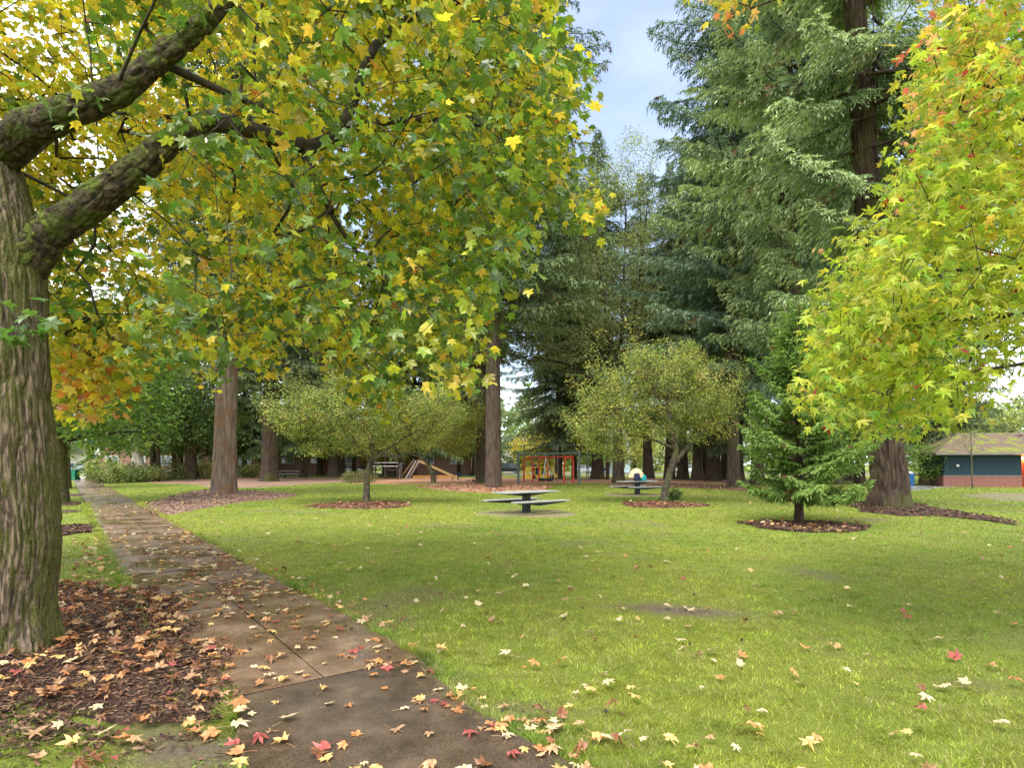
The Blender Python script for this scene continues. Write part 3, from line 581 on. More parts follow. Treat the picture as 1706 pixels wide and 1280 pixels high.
SURF2 = {'path': 'concrete path', 'asphalt': 'asphalt', 'mulch': 'sweetgum mulch', 'mulch2': 'mulch ring', 'verge': 'the grass left of the path', 'lawn': 'the lawn'}
TX, TY = -4.42, 5.3
TONE = {'yellow': 'yellow', 'pale': 'pale cream', 'orange': 'orange', 'red': 'red', 'brown': 'curled brown', 'tan': 'light tan'}
LM = {}
for i, it in enumerate(items[:290]):
    x, y, s_, k, su = it; v_ = int(rng.integers(5))
    if (k, v_) not in LM:
        V, F3, F4, cc = leaf_geom(k, KN.index(k) * 11 + v_); LM[k, v_] = mesh_np('fallen_leaf', V, [F3, F4], M['leaf_dry'], cc)
    o = link('fallen_leaf', LM[k, v_]); o.location = (x, y, H1(x, y) + LIFT[su]); o.scale = (s_,) * 3
    tl = .10 if su in ('path', 'asphalt') else .2
    o.rotation_euler = (rng.normal(0, tl), rng.normal(0, tl), rng.uniform(0, 2 * PI))
    if su not in ('path', 'asphalt'): o.location.z += .01
    sz_ = 'large ' if s_ > .118 else ('small ' if s_ < .085 else '')
    if su in ('path', 'asphalt'):
        sp_, wp_ = path_sw(x, y); wp_ = wp_ if su == 'path' else (1 - np.clip((x - np.interp(-y, -le[:, 1], le[:, 0])) / 1.8, 0, 1)) * PW
        lane = 'at lawn edge' if wp_ < .5 else ('at mulch edge' if wp_ > 1.25 else 'mid width')
        band = ('near slab joint' if y > 4.35 else 'in front' if y < 3.75 else '') if su == 'asphalt' else ('beyond mossy trunk' if y > 7.5 else 'just past asphalt' if y < 6 else 'beside mossy trunk')
    elif su == 'mulch': lane = 'close to the trunk' if math.hypot(x - TX, y - TY) < 1.1 else ('by the path' if x > -3.1 else 'toward the back' if y > 6 else 'in the open'); band = ''
    elif su == 'lawn': lane = 'near the path' if x - RN(y) < 1.2 else ('before the near table' if y > 8 and abs(x) < 3 else 'before the young conifer' if x > 3 and y > 6 else 'in its nearest part' if y < 5 else 'in its middle'); band = ''
    else: lane = band = ''
    turn = ['', 'flat', 'curled', 'tip turned away', 'tip turned near'][(i * 7 + v_) % 5] if su != 'verge' else ''
    tag(o, ' '.join(f"{sz_}{TONE[k]} star leaf {'' if turn.startswith('tip') else turn} on {SURF2[su]} {lane} {band}".split()), 'fallen leaf', f'fallen leaves on {SURF[su]}')
VV, FF3, FF4, CCx, k0 = [], [], [], [], 0
for i, it in enumerate(items[290:]):
    x, y, s_, k, su = it; V, F3, F4, cc = leaf_geom(k, 100 + i); a_, b_, c_ = rng.uniform(0, 2 * PI), rng.normal(0, .12 if su in ('path', 'asphalt') else .4), rng.normal(0, .12 if su in ('path', 'asphalt') else .4)
    R_ = np.array(Matrix.Rotation(a_, 3, 'Z') @ Matrix.Rotation(b_, 3, 'Y') @ Matrix.Rotation(c_, 3, 'X')); V = V @ R_.T * s_ + (x, y, H1(x, y) + LIFT[su])
    VV.append(V); FF3.append(F3 + k0); FF4.append(F4 + k0); CCx.append(cc); k0 += len(V)
tag(link('leaf_litter', mesh_np('leaf_litter', np.concatenate(VV), [np.concatenate(FF3), np.concatenate(FF4)], M['leaf_dry'], np.concatenate(CCx))), 'small scattered fallen leaves over path, mulch and lawn', 'leaf litter', kind='stuff')
# twigs and seed balls
o = BM()
for i in range(26):
    x, y = rng.uniform(-1.6, 2.5), rng.uniform(3.4, 9)
    if i < 16: s0_ = rng.uniform(0, 9); q = P0 + s0_ * pd - rng.uniform(.1, 1.6) * pn; x, y = q
    b = BM(); b.ball((0, 0, 0), .014, sub=2)
    for v in b.b.verts: v.co *= rng.uniform(.75, 1.25)
    s_o = b.build('seed_ball', M['twig']); s_o.location = (x, y, H1(x, y) + .036)
    tag(s_o, 'small dark spiky seed ball on the ' + ('lawn' if not covered(np.array([x]), np.array([y]))[0] else 'path' if y > 5.2 else 'asphalt'), 'seed ball', 'sweetgum seed balls on path and lawn')
o.b.free()
# labels that are still shared: say which one, counting from the left
sets = {}
for o in C.objects:
    if o.get('category') in ('fallen leaf', 'seed ball'): sets.setdefault(o['label'], []).append(o)
ORD = 'first second third fourth fifth sixth seventh eighth ninth tenth eleventh twelfth thirteenth fourteenth fifteenth sixteenth'.split()
for lab, os_ in sets.items():
    n_ = len(os_)
    if n_ < 2 or n_ > 16: continue
    os_.sort(key=lambda q: q.location.x / q.location.y)
    for k_, q in enumerate(os_):
        suf = ('left one', 'right one')[k_] if n_ == 2 else ('left one', 'middle one', 'right one')[k_] if n_ == 3 else ORD[k_] + ' from left'
        l_ = f'{lab}, {suf}'
        if len(l_.split()) > 16: l_ = l_.replace(' star leaf', ' leaf')
        q['label'] = l_
# ------------------------------------------------------------------ branching
class Skel:
    def __init__(s): s.P = []; s.par = []; s.ex = []
    def seed(s, pts, rad, parent=-1, step=.25, root=False):
        pts = np.asarray(pts, float); L = np.concatenate([[0], np.cumsum(np.linalg.norm(np.diff(pts, axis=0), axis=1))]); k = max(2, int(L[-1] / step)); t = np.linspace(0, L[-1], k)
        Q = np.stack([np.interp(t, L, pts[:, i]) for i in range(3)], 1); R = np.interp(t, L, np.interp(np.linspace(0, 1, len(pts)), np.linspace(0, 1, len(rad)), rad) if len(rad) != len(pts) else rad)
        if k > 4:
            for _ in range(3): Q[1:-1] = (Q[:-2] + 2 * Q[1:-1] + Q[2:]) / 4
        p_ = parent if parent >= 0 or not s.P or root else int(np.argmin(np.linalg.norm(np.array(s.P) - Q[0], axis=1)))
        for q, r_ in zip(Q, R): s.P.append(q); s.par.append(p_); s.ex.append(r_); p_ = len(s.P) - 1
        return s
    def grow(s, T, rng, step=.3, wob=.10, sag=.0, back=.5, root=None, maxL=99):
        n0 = len(s.P); P = np.zeros((n0 + len(T) * 30 + 10, 3)); P[:n0] = s.P; cnt = n0
        root = P[0] if root is None else np.array(root)
        d0 = np.array([np.min(np.linalg.norm(P[:n0] - t, axis=1)) for t in T]); ends = np.zeros(len(T), int)
        dr = np.zeros(len(P)); dr[:n0] = np.linalg.norm(P[:n0] - root, axis=1)
        for ti in np.argsort(d0):
            t = T[ti]; dd = np.linalg.norm(P[:cnt] - t, axis=1); rt = np.linalg.norm(t - root)
            j = int(np.argmin(dd + back * np.maximum(0, dr[:cnt] - rt + dd * .55)))
            a = P[j]; L = np.linalg.norm(t - a)
            if L > maxL: ends[ti] = -1; continue
            k = min(30, max(1, int(L / step))); f = np.linspace(0, 1, k + 1)[1:, None]
            side = rng.normal(0, 1, 3) * wob * L * .5; pts = a + (t - a) * f + side * (np.sin(f * PI)) + rng.normal(0, wob * step * .6, (k, 3)) * (f < .99); pts[:, 2] += sag * L * np.sin(f[:, 0] * PI)
            pj = j
            for q in pts: P[cnt] = q; dr[cnt] = np.linalg.norm(q - root); s.par.append(pj); s.ex.append(0); pj = cnt; cnt += 1
            ends[ti] = pj
        s.P = list(P[:cnt]); return ends
    def wood(s, name, mat, rtip=.004, ex=2.3, sides=6, thin=1.0, rmax=9.):
        n_ = len(s.P); P = np.array(s.P); par = np.array(s.par); A = np.zeros(n_); ch = [[] for _ in range(n_)]
        for i in range(n_):
            if par[i] >= 0: ch[par[i]].append(i)
        for i in range(n_ - 1, -1, -1):
            if not ch[i]: A[i] = rtip ** ex
            else: A[i] = sum(A[c] for c in ch[i])
        R = np.maximum(np.minimum(A ** (1 / ex) * thin, rmax), np.array(s.ex)); tb = Tubes(); done = set()
        starts = [i for i in range(n_) if par[i] < 0]; st = list(starts); 
        while st:
            i = st.pop(); path = [par[i]] if par[i] >= 0 else []; rr = [min(R[par[i]], R[i] * 1.3)] if path else []
            j = i
            while True:
                path.append(j); rr.append(R[j])
                if not ch[j]: break
                c = sorted(ch[j], key=lambda q: -R[q]); st.extend(c[1:]); j = c[0]
            if len(path) > 1: tb.add(P[path], np.array(rr), 3 if rr[0] < .006 else 5 if rr[0] < .03 else (sides if rr[0] < .1 else sides * 2))
        return tb.mesh(name, mat)
def leaf_cluster(rng, ends, dirs, n_per, spread, size, down=.7):
    n_ = len(ends) * n_per; base = np.repeat(ends, n_per, 0) + np.clip(rng.normal(0, 1, (n_, 3)), -1.5, 1.5) * spread * (1, 1, .8)
    o_ = nrm(np.repeat(dirs, n_per, 0) * .5 + rng.normal(0, .8, (n_, 3)) * (1, 1, .35)); tip = nrm(o_ + np.array((0, 0, -1)) * rng.uniform(0, 2 * down, (n_, 1)))
    nor = nrm(np.array((0, 0, 1.)) + o_ * .6 + rng.normal(0, .45, (n_, 3))); return base, tip, nor, rng.uniform(size[0], size[1], n_)

# ------------------------------------------------------------------ the mossy sweetgum on the left
rng = np.random.default_rng(3)
def LT(px, py, d): return pw(px, py, d)
TX, TY = -4.49, 5.3
g0 = H1(TX, TY)
trunkP = [(TX, TY, g0 - .15), (TX, TY, .5), LT(20, 900, 5.3), LT(12, 760, 5.3), LT(2, 600, 5.3), LT(-2, 480, 5.3), LT(-12, 400, 5.32), LT(-32, 300, 5.36), LT(-68, 200, 5.4), LT(-110, 80, 5.5), LT(-150, -80, 5.6), LT(-160, -350, 5.7)]
trunkR = [.365, .355, .35, .34, .33, .34, .335, .31, .28, .25, .22, .15]
V, Fc, _, _ = bark_trunk(trunkP, trunkR, 260, 560, .034, 19, 2.0, .42, .22, 2, 6, dist=.7)
gum = empty('sweetgum_tree', 'large mossy sweetgum with low yellow and green branches beside the footpath', 'tree', (TX, TY, g0))
M['bark_big'] = M['bark_gum']
def child_of(o, parent):
    o.parent = parent; o.matrix_parent_inverse = Matrix.Translation(-Vector(parent.location)); return o
child_of(link('trunk', mesh_np('trunk', V, [Fc], M['bark_big'], smooth=True)), gum)
limbs = [
 ([LT(-5, 520, 5.36), LT(35, 450, 5.36), LT(80, 388, 5.32), LT(150, 340, 5.25), LT(220, 290, 5.2), LT(285, 232, 5.2), LT(350, 200, 5.3)], [.18, .18, .15, .135, .125, .10, .08]),
 ([LT(-40, 330, 5.45), LT(-10, 270, 5.4), LT(45, 212, 5.2), LT(110, 188, 5.1), LT(190, 155, 5.0), LT(260, 100, 4.95), LT(340, 40, 4.9), LT(420, -60, 4.8), LT(520, -200, 4.7)], [.18, .165, .14, .125, .11, .09, .07, .05, .03])]
for k_, (P_, R_) in enumerate(limbs):
    V, Fc, _, _ = bark_trunk(P_, R_, 110, 300, .024, 15, 5.5, 0, .1, 4 + k_, 3)
    child_of(link('limb', mesh_np('limb', V, [Fc], M['moss_bark'], smooth=True)), gum)
S = Skel(); S.seed([trunkP[6], trunkP[7], trunkP[8], trunkP[9], trunkP[11]], [.05, .05, .05, .05, .05])
S.seed(limbs[0][0][3:], [.05] * 4, root=True); S.seed(limbs[1][0][3:], [.04, .04, .04, .04, .04, .03], root=True)
S.seed([LT(345, 200, 5.3), LT(395, 200, 5.5), LT(440, 214, 5.7), LT(500, 262, 6.0), LT(540, 262, 6.2), LT(568, 232, 6.3), LT(596, 160, 6.4), LT(608, 80, 6.5), LT(640, 42, 6.6), LT(700, 34, 6.7), LT(760, -40, 6.8)], [.09, .08, .075, .075, .07, .065, .055, .05, .045, .04, .03])
S.seed([LT(575, 215, 6.3), LT(640, 196, 6.5), (LT(740, 198, 6.8)), LT(850, 215, 7.2)], [.05, .038, .032, .015])
S.seed([LT(510, 262, 6.0), LT(525, 330, 6.1), LT(560, 360, 6.3), LT(580, 420, 6.4), LT(640, 470, 6.7)], [.05, .035, .028, .022, .012])
S.seed([LT(555, 345, 6.2), LT(520, 370, 6.2)], [.025, .012])
S.seed([LT(240, 90, 4.95), LT(330, 135, 5.2), LT(420, 175, 5.5), LT(490, 202, 5.8)], [.04, .035, .028, .012])
S.seed([LT(190, 155, 5.0), LT(230, 60, 4.6), LT(240, 20, 4.4), LT(290, -60, 4.2)], [.016, .012, .010, .008])
S.seed([LT(-30, 330, 5.45), (-4.7, 6.6, 5.6), (-4.0, 8.2, 6.4), (-3.2, 9.8, 6.6)], [.03, .03, .025, .015], root=True)
S.seed([LT(-40, 300, 5.4), (-5.4, 6.8, 5.6), (-6.2, 8.4, 6.4)], [.03, .03, .03])
LOW = [(-400, 640), (0, 560), (60, 610), (75, 700), (110, 700), (150, 705), (190, 690), (205, 655), (230, 600), (265, 580), (300, 615), (345, 668), (365, 655), (380, 590), (420, 590), (450, 620), (480, 585), (520, 560), (560, 610), (600, 680), (655, 690), (670, 650), (710, 590), (745, 655), (790, 655), (808, 640), (825, 570), (845, 560), (850, 500), (880, 450), (880, 400), (905, 325), (960, 380), (1005, 390), (1012, 330), (1025, 0)]
RGT = [(-700, 900), (0, 942), (60, 945), (75, 985), (160, 998), (215, 985), (250, 960), (300, 1000), (345, 1012), (385, 1000), (400, 900), (440, 890), (470, 860), (540, 835), (600, 815), (660, 805), (700, 700)]
LOWx = np.array(LOW); RG = np.array(RGT)
def cand_left(n):
    px = rng.uniform(-700, 1010, n); py = rng.uniform(-900, 700, n); d = rng.uniform(4.3, 11.0, n)
    P = np.stack([(px - CX) / F * d, d, CAMH + (HY - py) / F * d], 1); pxm = 150 / d
    ok = (py + .07 * F / d < np.interp(px, LOWx[:, 0], LOWx[:, 1])) & (px + .20 * F / d < np.interp(py, RG[:, 0], RG[:, 1]))
    r = np.hypot(P[:, 0] - TX, P[:, 1] - TY); zc = P[:, 2]
    ok &= (r < 7.6) & (r > .9) & (zc < 10.5) & (zc > 2.0)
    # rounded dome: the crown is a thick shell, open near the trunk
    rim = (r / 7.4) ** 2 + np.maximum(zc - 5, 0) ** 2 / 36; ok &= rim < 1.05; low = np.interp(px, LOWx[:, 0], LOWx[:, 1]) - py
    ok &= rng.random(n) < .30 + .7 * np.clip(rim * 1.3, 0, 1)
    hole = vnoise(P * .75 + 40); ok &= (hole > .34) | ((py > 150) & (hole > .22))
    # keep the view of the great limbs open
    cl = ((px < 300) & (py > 120 + 0 * px) & (py < 450) & (d < 5.6) & (px > -80)) ; ok &= ~cl | (rng.random(n) < .2)
    ok &= ~((px < 100) & (py > 420) & (d < 6)) | (rng.random(n) < .03)
    ok &= ~((px < 75) & (py > 480) & (py < 700) & (d < 8))
    return P[ok], px[ok], py[ok], d[ok]
Pc, pxc, pyc, dc = cand_left(34000)
vol = rng.random(len(Pc)) < (dc / 11.0) ** 1.6 * 1.2; Pc, pxc, pyc, dc = Pc[vol][:4500], pxc[vol][:4500], pyc[vol][:4500], dc[vol][:4500]; print('LEFT CLUSTERS', vol.sum())
# the rest of the crown, outside the picture
a_ = rng.uniform(0, 2 * PI, 1500); rr_ = 7.2 * np.sqrt(rng.random(1500)); Xo = np.stack([TX + rr_ * np.cos(a_), TY + rr_ * np.sin(a_), rng.uniform(3.4, 9.5, 1500)], 1)
vis = (Xo[:, 1] > .3) & (np.abs(Xo[:, 0] / np.maximum(Xo[:, 1], .1)) < .9) & ((Xo[:, 2] - CAMH) / np.maximum(Xo[:, 1], .1) < .82)
Xo = Xo[~vis]; keep = ((np.hypot(Xo[:, 0] - TX, Xo[:, 1] - TY) / 7.4) ** 2 + np.maximum(Xo[:, 2] - 5, 0) ** 2 / 30 < 1) ; Xo = Xo[keep][:130]
hx = np.array([LT(rng.uniform(105, 185), rng.uniform(500, 668), rng.uniform(6.2, 7.2)) for _ in range(46)])
T_ = np.vstack([Pc, hx, Xo]); ends = S.grow(T_, rng, .28, .16, .06, .6, root=np.array((TX, TY, 4.2)), maxL=1.25); kp = ends >= 0; print('kept', kp.sum(), len(kp)); ends = ends[kp]; T_ = T_[kp]
child_of(link('branches', S.wood('branches', M['twig'], .0042, 2.35, 7, thin=.9, rmax=.024)), gum)
Pn = np.array(S.P); par = np.array(S.par); dirs = nrm(Pn[ends] - Pn[par[ends]])
npl = 14; base, tip, nor, size = leaf_cluster(rng, Pn[ends], dirs, npl, .16, (.08, .145), .75)
hero = LT(35, 535, 4.5); hb = hero + rng.normal(0, .13, (26, 3)) * (1.1, .8, .7); extra_tip = nrm(rng.normal(0, 1, (26, 3)) * (1, 1, .2) + (0, 0, -.5))
dd = np.repeat(np.linalg.norm(T_ - np.array((0, 0, CAMH)), axis=1), npl); zz = base[:, 2]
nb = vnoise(base * .55 + 7) * .6 + vnoise(base * 1.5 + 70) * .4
rad = np.hypot(base[:, 0] - TX, base[:, 1] - TY)
yel = np.clip(.13 + (nb - .5) * 2.4 + (dd - 6.8) * .07 + np.clip(4.2 - zz, 0, 2) * .14 + np.clip((-base[:, 0] - 1.5) * .05, -.15, .2), .04, .95)
u_ = rng.random(len(base)); GRN = [(.085, .155, .026), (.13, .205, .032), (.19, .27, .038)]; YG = [(.34, .36, .035), (.45, .41, .04), (.27, .31, .035)]; YEL = [(.62, .52, .05), (.68, .53, .08), (.56, .50, .045)]; ORG = [(.66, .27, .06), (.5, .2, .05), (.62, .38, .08)]
col = pal(rng, len(base), GRN, (2, 2, 1.3)); m1 = u_ < yel * 1.9 + .05; col[m1] = pal(rng, m1.sum(), YG, (2, 2, 1.5)); m2 = u_ < yel * .72; col[m2] = pal(rng, m2.sum(), YEL, (2, 1.4, 1.6))
m3 = (u_ < .012) | (np.linalg.norm(base - LT(145, 650, 6.7), axis=1) < .5) & (u_ < .7); col[m3] = pal(rng, m3.sum(), ORG, (1, 1, 1.6))
base = np.vstack([base, hb]); tip = np.vstack([tip, extra_tip]); nor = np.vstack([nor, nrm(rng.normal(0, .4, (26, 3)) + (0, 0, 1))]); size = np.concatenate([size, rng.uniform(.10, .15, 26)]); col = np.vstack([col, pal(rng, 26, [(.10, .20, .04)], (1,))])
V, Fc, cc = leaves(STAR_SHAPED, base, tip, nor, size, col, rng=rng)
child_of(link('crown', mesh_np('crown', V, [Fc], M['leaf_gum'], cc)), gum)
tb = Tubes()
tb.add(np.array([LT(-20, 480, 5.2), LT(0, 500, 4.9), LT(20, 520, 4.6), LT(45, 540, 4.5)]), np.array((.012, .009, .006, .004)), 5)
for q in hb[:14]: tb.add(np.array([LT(30, 530, 4.5), q]), np.array((.004, .002)), 3)
child_of(link('twig', tb.mesh('twig', M['twig'])), gum)

# ------------------------------------------------------------------ the bright sweetgum at the right edge
rng = np.random.default_rng(8); RX, RY = 8.2, 6.6; g0 = H1(RX, RY)
rg = empty('sweetgum_tree', 'bright yellow green sweetgum with a few red leaves drooping over the lawn', 'tree', (RX, RY, g0))
V, Fc, _, _ = bark_trunk([(RX, RY, g0 - .1), (RX, RY, 2), (RX - .1, RY, 5), (RX, RY + .1, 9)], [.26, .24, .19, .09], 60, 120, .02, 11, 2.2, .3, .25, 9, 5); child_of(link('trunk', mesh_np('trunk', V, [Fc], M['bark_gum'], smooth=True)), rg)
S = Skel(); S.seed([(RX, RY, 1.5), (RX - .1, RY, 5), (RX, RY + .1, 9)], [.15, .12, .06], step=.4)
for tgt, z0, r_ in ((pw(1600, 640, 5.6), 2.6, .05), (pw(1480, 560, 5.8), 3.0, .055), (pw(1560, 470, 5.5), 3.4, .055), (pw(1600, 330, 5.3), 3.8, .05), (pw(1640, 160, 5.4), 4.3, .05), (pw(1560, 200, 5.2), 4.6, .04), (pw(1250, 30, 6.2), 5.9, .013)):
    a0 = np.array((RX, RY, z0)); S.seed([a0, a0 * .5 + tgt * .5 + (0, 0, .35 if tgt[2] < 5.5 else 1.5), tgt + (0, 0, .1)], [r_, r_ * .6, .012])
LFx = np.array([(-300, 1520), (0, 1560), (55, 1545), (90, 1505), (140, 1512), (200, 1535), (240, 1495), (300, 1468), (345, 1478), (360, 1500), (400, 1405), (415, 1372), (440, 1378), (470, 1400), (500, 1352), (545, 1345), (600, 1345), (640, 1325), (690, 1345), (720, 1380), (760, 1440)], float)
LWx = np.array([(1300, 650), (1335, 690), (1360, 712), (1420, 722), (1450, 758), (1500, 748), (1540, 770), (1580, 735), (1610, 700), (1640, 640), (1700, 618), (1760, 640), (2400, 640)], float)
n_ = 26000; px = rng.uniform(1170, 2300, n_); py = rng.uniform(-700, 770, n_); d = rng.uniform(4.6, 9.8, n_); P = np.stack([(px - CX) / F * d, d, CAMH + (HY - py) / F * d], 1)
ok = (px - .20 * F / d > np.interp(py, LFx[:, 0], LFx[:, 1])) & (py + .27 * F / d < np.interp(px, LWx[:, 0], LWx[:, 1])); tipz = (px > 1190) & (px < 1262) & (py < 45 - (px - 1190) * .25) & (py > -120) & (d > 5.8) & (d < 6.6) & (rng.random(n_) < 1)
r = np.hypot(P[:, 0] - RX, P[:, 1] - RY); ok = ((ok & (r < 5.9) & (P[:, 2] < 8.5)) & (rng.random(n_) < .2 + .8 * (r / 5.9) ** 2) & (vnoise(P * .9 + 11) > .34)) | tipz
P = P[ok]; d = d[ok]; px = px[ok]; py = py[ok]; kk = (rng.random(len(P)) < (d / 9.5) ** 1.5 * 1.5) | (px < 1262) & (py < 60); P = P[kk][:1550]
a_ = rng.uniform(0, 2 * PI, 700); rr_ = 5.6 * np.sqrt(rng.random(700)); Xo = np.stack([RX + rr_ * np.cos(a_), RY + rr_ * np.sin(a_), rng.uniform(2.6, 9, 700)], 1); Xo = Xo[(np.abs(Xo[:, 0] / np.maximum(Xo[:, 1], .1)) > .92)][:200]
T_ = np.vstack([P, Xo]); ends = S.grow(T_, rng, .28, .15, .05, .6, root=np.array((RX, RY, 3.0)), maxL=1.3); kp = ends >= 0; ends = ends[kp]; T_ = T_[kp]
child_of(link('branches', S.wood('branches', M['twig'], .004, 2.35, 7, thin=.85, rmax=.03)), rg)
Pn = np.array(S.P); par = np.array(S.par); dirs = nrm(Pn[ends] - Pn[par[ends]])
npl = 21; base, tip, nor, size = leaf_cluster(rng, Pn[ends], dirs, npl, .18, (.07, .14), .9)
nb = vnoise(base * .8 + 3) * .6 + vnoise(base * 2.1 + 13) * .4; u_ = rng.random(len(base)); zz = base[:, 2]
col = pal(rng, len(base), [(.33, .40, .05), (.42, .47, .065), (.22, .33, .05), (.50, .50, .075)], (2.2, 2.6, 1, 1.4)); up = np.clip((zz - 3.8) * .09, 0, .22)
m1 = (nb > .60 - up * .4) & (u_ < .3 + up); col[m1] = pal(rng, m1.sum(), [(.66, .50, .06), (.72, .45, .10)], (2, 1)); m2 = (nb > .64 - up * .7) & (u_ < .06 + up); col[m2] = pal(rng, m2.sum(), [(.72, .33, .20), (.62, .15, .13), (.76, .45, .26)], (1.4, 1, 1.4)); m3 = u_ > .994; col[m3] = (.35, .04, .05)
m4 = (np.linalg.norm(base - pw(1225, 25, 6.2), axis=1) < 1.0) & (u_ < .6); col[m4] = pal(rng, m4.sum(), [(.72, .4, .15), (.7, .25, .12), (.7, .5, .1)], (1, 1, 1))
V, Fc, cc = leaves(STAR_THIN, base, tip, nor, size, col, rng=rng, cup=.35); child_of(link('crown', mesh_np('crown', V, [Fc], M['leaf_gum_pale'], cc)), rg)
# ------------------------------------------------------------------ conifers
def conifer(seed, H, zb, Rf, n_limb, spacing, bl, per, blade, cols, droop=.10, upturn=.12, e0=(.12, -.12), hang=.35, trunk_r=.5, zpow=1.1, limb_r=.055, gap=0.12, curt=.5, open_az=None):
    g = np.random.default_rng(seed); tb = Tubes(); O, D, PP, LB, LC = [], [], [], [], []
    zz = zb + (H - zb) * np.sort(g.random(n_limb)) ** zpow; az = np.arange(n_limb) * 2.39996 + g.uniform(-.5, .5, n_limb)
    for z0, a in zip(zz, az):
        f = (z0 - zb) / (H - zb); L = Rf(f) * g.uniform(.62, 1.12)
        if L < .25: continue
        if open_az is not None and abs((a - open_az + PI) % (2 * PI) - PI) < .62 and g.random() < .8: continue
        s = np.linspace(0, 1, 9); el = e0[0] * f + e0[1] * (1 - f) + g.normal(0, .08); dr = droop * g.uniform(.6, 1.5)
        hz = L * s; vz = L * (np.tan(el) * s - dr * s ** 1.7 * 1.4 + upturn * s ** 4) ; aa = a + g.normal(0, .10) * s * 1.5
        P = np.stack([hz * np.cos(aa), hz * np.sin(aa), z0 + vz], 1); tr = limb_r * (L / 7) ** .7 * (1 - .85 * s) + .004; tb.add(P, tr, 4)
        nb = max(4, int(L / spacing)); t_ = np.linspace(gap, 1, nb) + g.uniform(-.3, .3, nb) / nb; t_ = np.clip(t_, .04, 1)
        for sd in (-1, 1):
            pos = np.stack([np.interp(t_, s, P[:, i]) for i in range(3)], 1); tg = nrm(np.stack([np.interp(t_, s, np.gradient(P[:, i])) for i in range(3)], 1))
            pr = nrm(np.cross(tg, np.array((0, 0, 1.)))) * sd; an = g.uniform(.75, 1.25, nb)[:, None]; an = an * (1 - .6 * np.maximum(0, t_[:, None] - .75) / .25)
            d_ = nrm(tg * np.cos(an) + pr * np.sin(an) + g.normal(0, .12, (nb, 3))); lb = bl * L ** .5 * (1.02 - .62 * t_ ** 1.5) * g.uniform(.6, 1.2, nb)
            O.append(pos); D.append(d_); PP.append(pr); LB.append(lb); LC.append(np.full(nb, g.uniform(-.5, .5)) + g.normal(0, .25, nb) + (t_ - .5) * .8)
    O, D, PP, LB, LC = map(np.concatenate, (O, D, PP, LB, LC)); nB = len(O)
    cnt = np.maximum(4, (per * LB / LB.mean()).astype(int)); ix = np.repeat(np.arange(nB), cnt); n_ = len(ix); t = g.random(n_) ** .85; sg = np.where(g.random(n_) < .5, -1, 1)
    pos = O[ix] + D[ix] * (t * LB[ix])[:, None]; pos[:, 2] -= hang * LB[ix] * t ** 2 * g.uniform(.8, 1.2, nB)[ix]
    hg = g.random(n_) < curt * .4; pos[:, 2] -= hg * g.random(n_) * .45 * bl
    q = nrm(np.cross(D[ix], np.array((0, 0, 1.)))); dd = D[ix] * .75 + q * sg[:, None] * (.8 - .3 * t[:, None]) + g.normal(0, .22, (n_, 3)) + np.array((0, 0, -1.)) * (.18 + .35 * t + .7 * hg)[:, None]; dd = nrm(dd)
    Lx = blade[0] * g.uniform(.55, 1.25, n_); nn = nrm(np.array((0, 0, 1.)) + g.normal(0, .45, (n_, 3))); w_ = nrm(np.cross(nn, dd)) * (blade[1] * g.uniform(.6, 1.2, n_) / 2)[:, None]
    m_ = pos + dd * (Lx * .45)[:, None] - np.array((0, 0, .02)) * 0; V = np.stack([pos, m_ - w_, pos + dd * Lx[:, None] - np.array((0, 0, 1)) * (Lx * .12)[:, None], m_ + w_], 1).reshape(-1, 3)
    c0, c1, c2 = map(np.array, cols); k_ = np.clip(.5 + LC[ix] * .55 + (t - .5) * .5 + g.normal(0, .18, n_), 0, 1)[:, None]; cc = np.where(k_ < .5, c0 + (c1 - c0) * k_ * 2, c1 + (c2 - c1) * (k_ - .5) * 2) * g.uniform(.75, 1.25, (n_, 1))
    dead = (g.random(nB) < .012)[ix]; cc[dead] = np.array((.22, .10, .05)) * g.uniform(.6, 1.2, (dead.sum(), 1))
    tb.add(np.array([(0, 0, .3), (0, 0, H * .5), (0, 0, H * .96)]), np.array((.03, .02, .01)), 4)
    return tb.mesh('limbs', M['limb_fir']), quads(V, np.repeat(cc, 4, 0), 'crown', M['needle'])
def prof(R, peak=.25, base=.75): return lambda f: R * (base + (1 - base) * min(1, f / peak)) * (1 if f < peak else max(.02, 1 - ((f - peak) / (1 - peak)) ** 1.5))
GC = ((.10, .16, .07), (.22, .305, .135), (.42, .50, .24))
BC = ((.09, .15, .10), (.175, .265, .175), (.31, .41, .27))
DC = ((.075, .12, .055), (.14, .20, .085), (.24, .31, .13))
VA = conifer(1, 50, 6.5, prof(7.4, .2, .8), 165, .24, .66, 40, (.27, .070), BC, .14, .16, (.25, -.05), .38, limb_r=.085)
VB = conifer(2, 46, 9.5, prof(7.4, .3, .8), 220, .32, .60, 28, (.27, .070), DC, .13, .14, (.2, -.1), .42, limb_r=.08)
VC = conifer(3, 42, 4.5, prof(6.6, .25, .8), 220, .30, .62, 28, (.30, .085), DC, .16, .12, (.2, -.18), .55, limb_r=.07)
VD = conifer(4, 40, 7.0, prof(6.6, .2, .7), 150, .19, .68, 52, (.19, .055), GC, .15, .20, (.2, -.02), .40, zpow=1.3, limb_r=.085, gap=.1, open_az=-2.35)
VE = conifer(7, 40, 8.5, prof(6.4, .3, .6), 190, .34, .62, 26, (.33, .095), DC, .16, .10, (.2, -.2), .5, limb_r=.06)
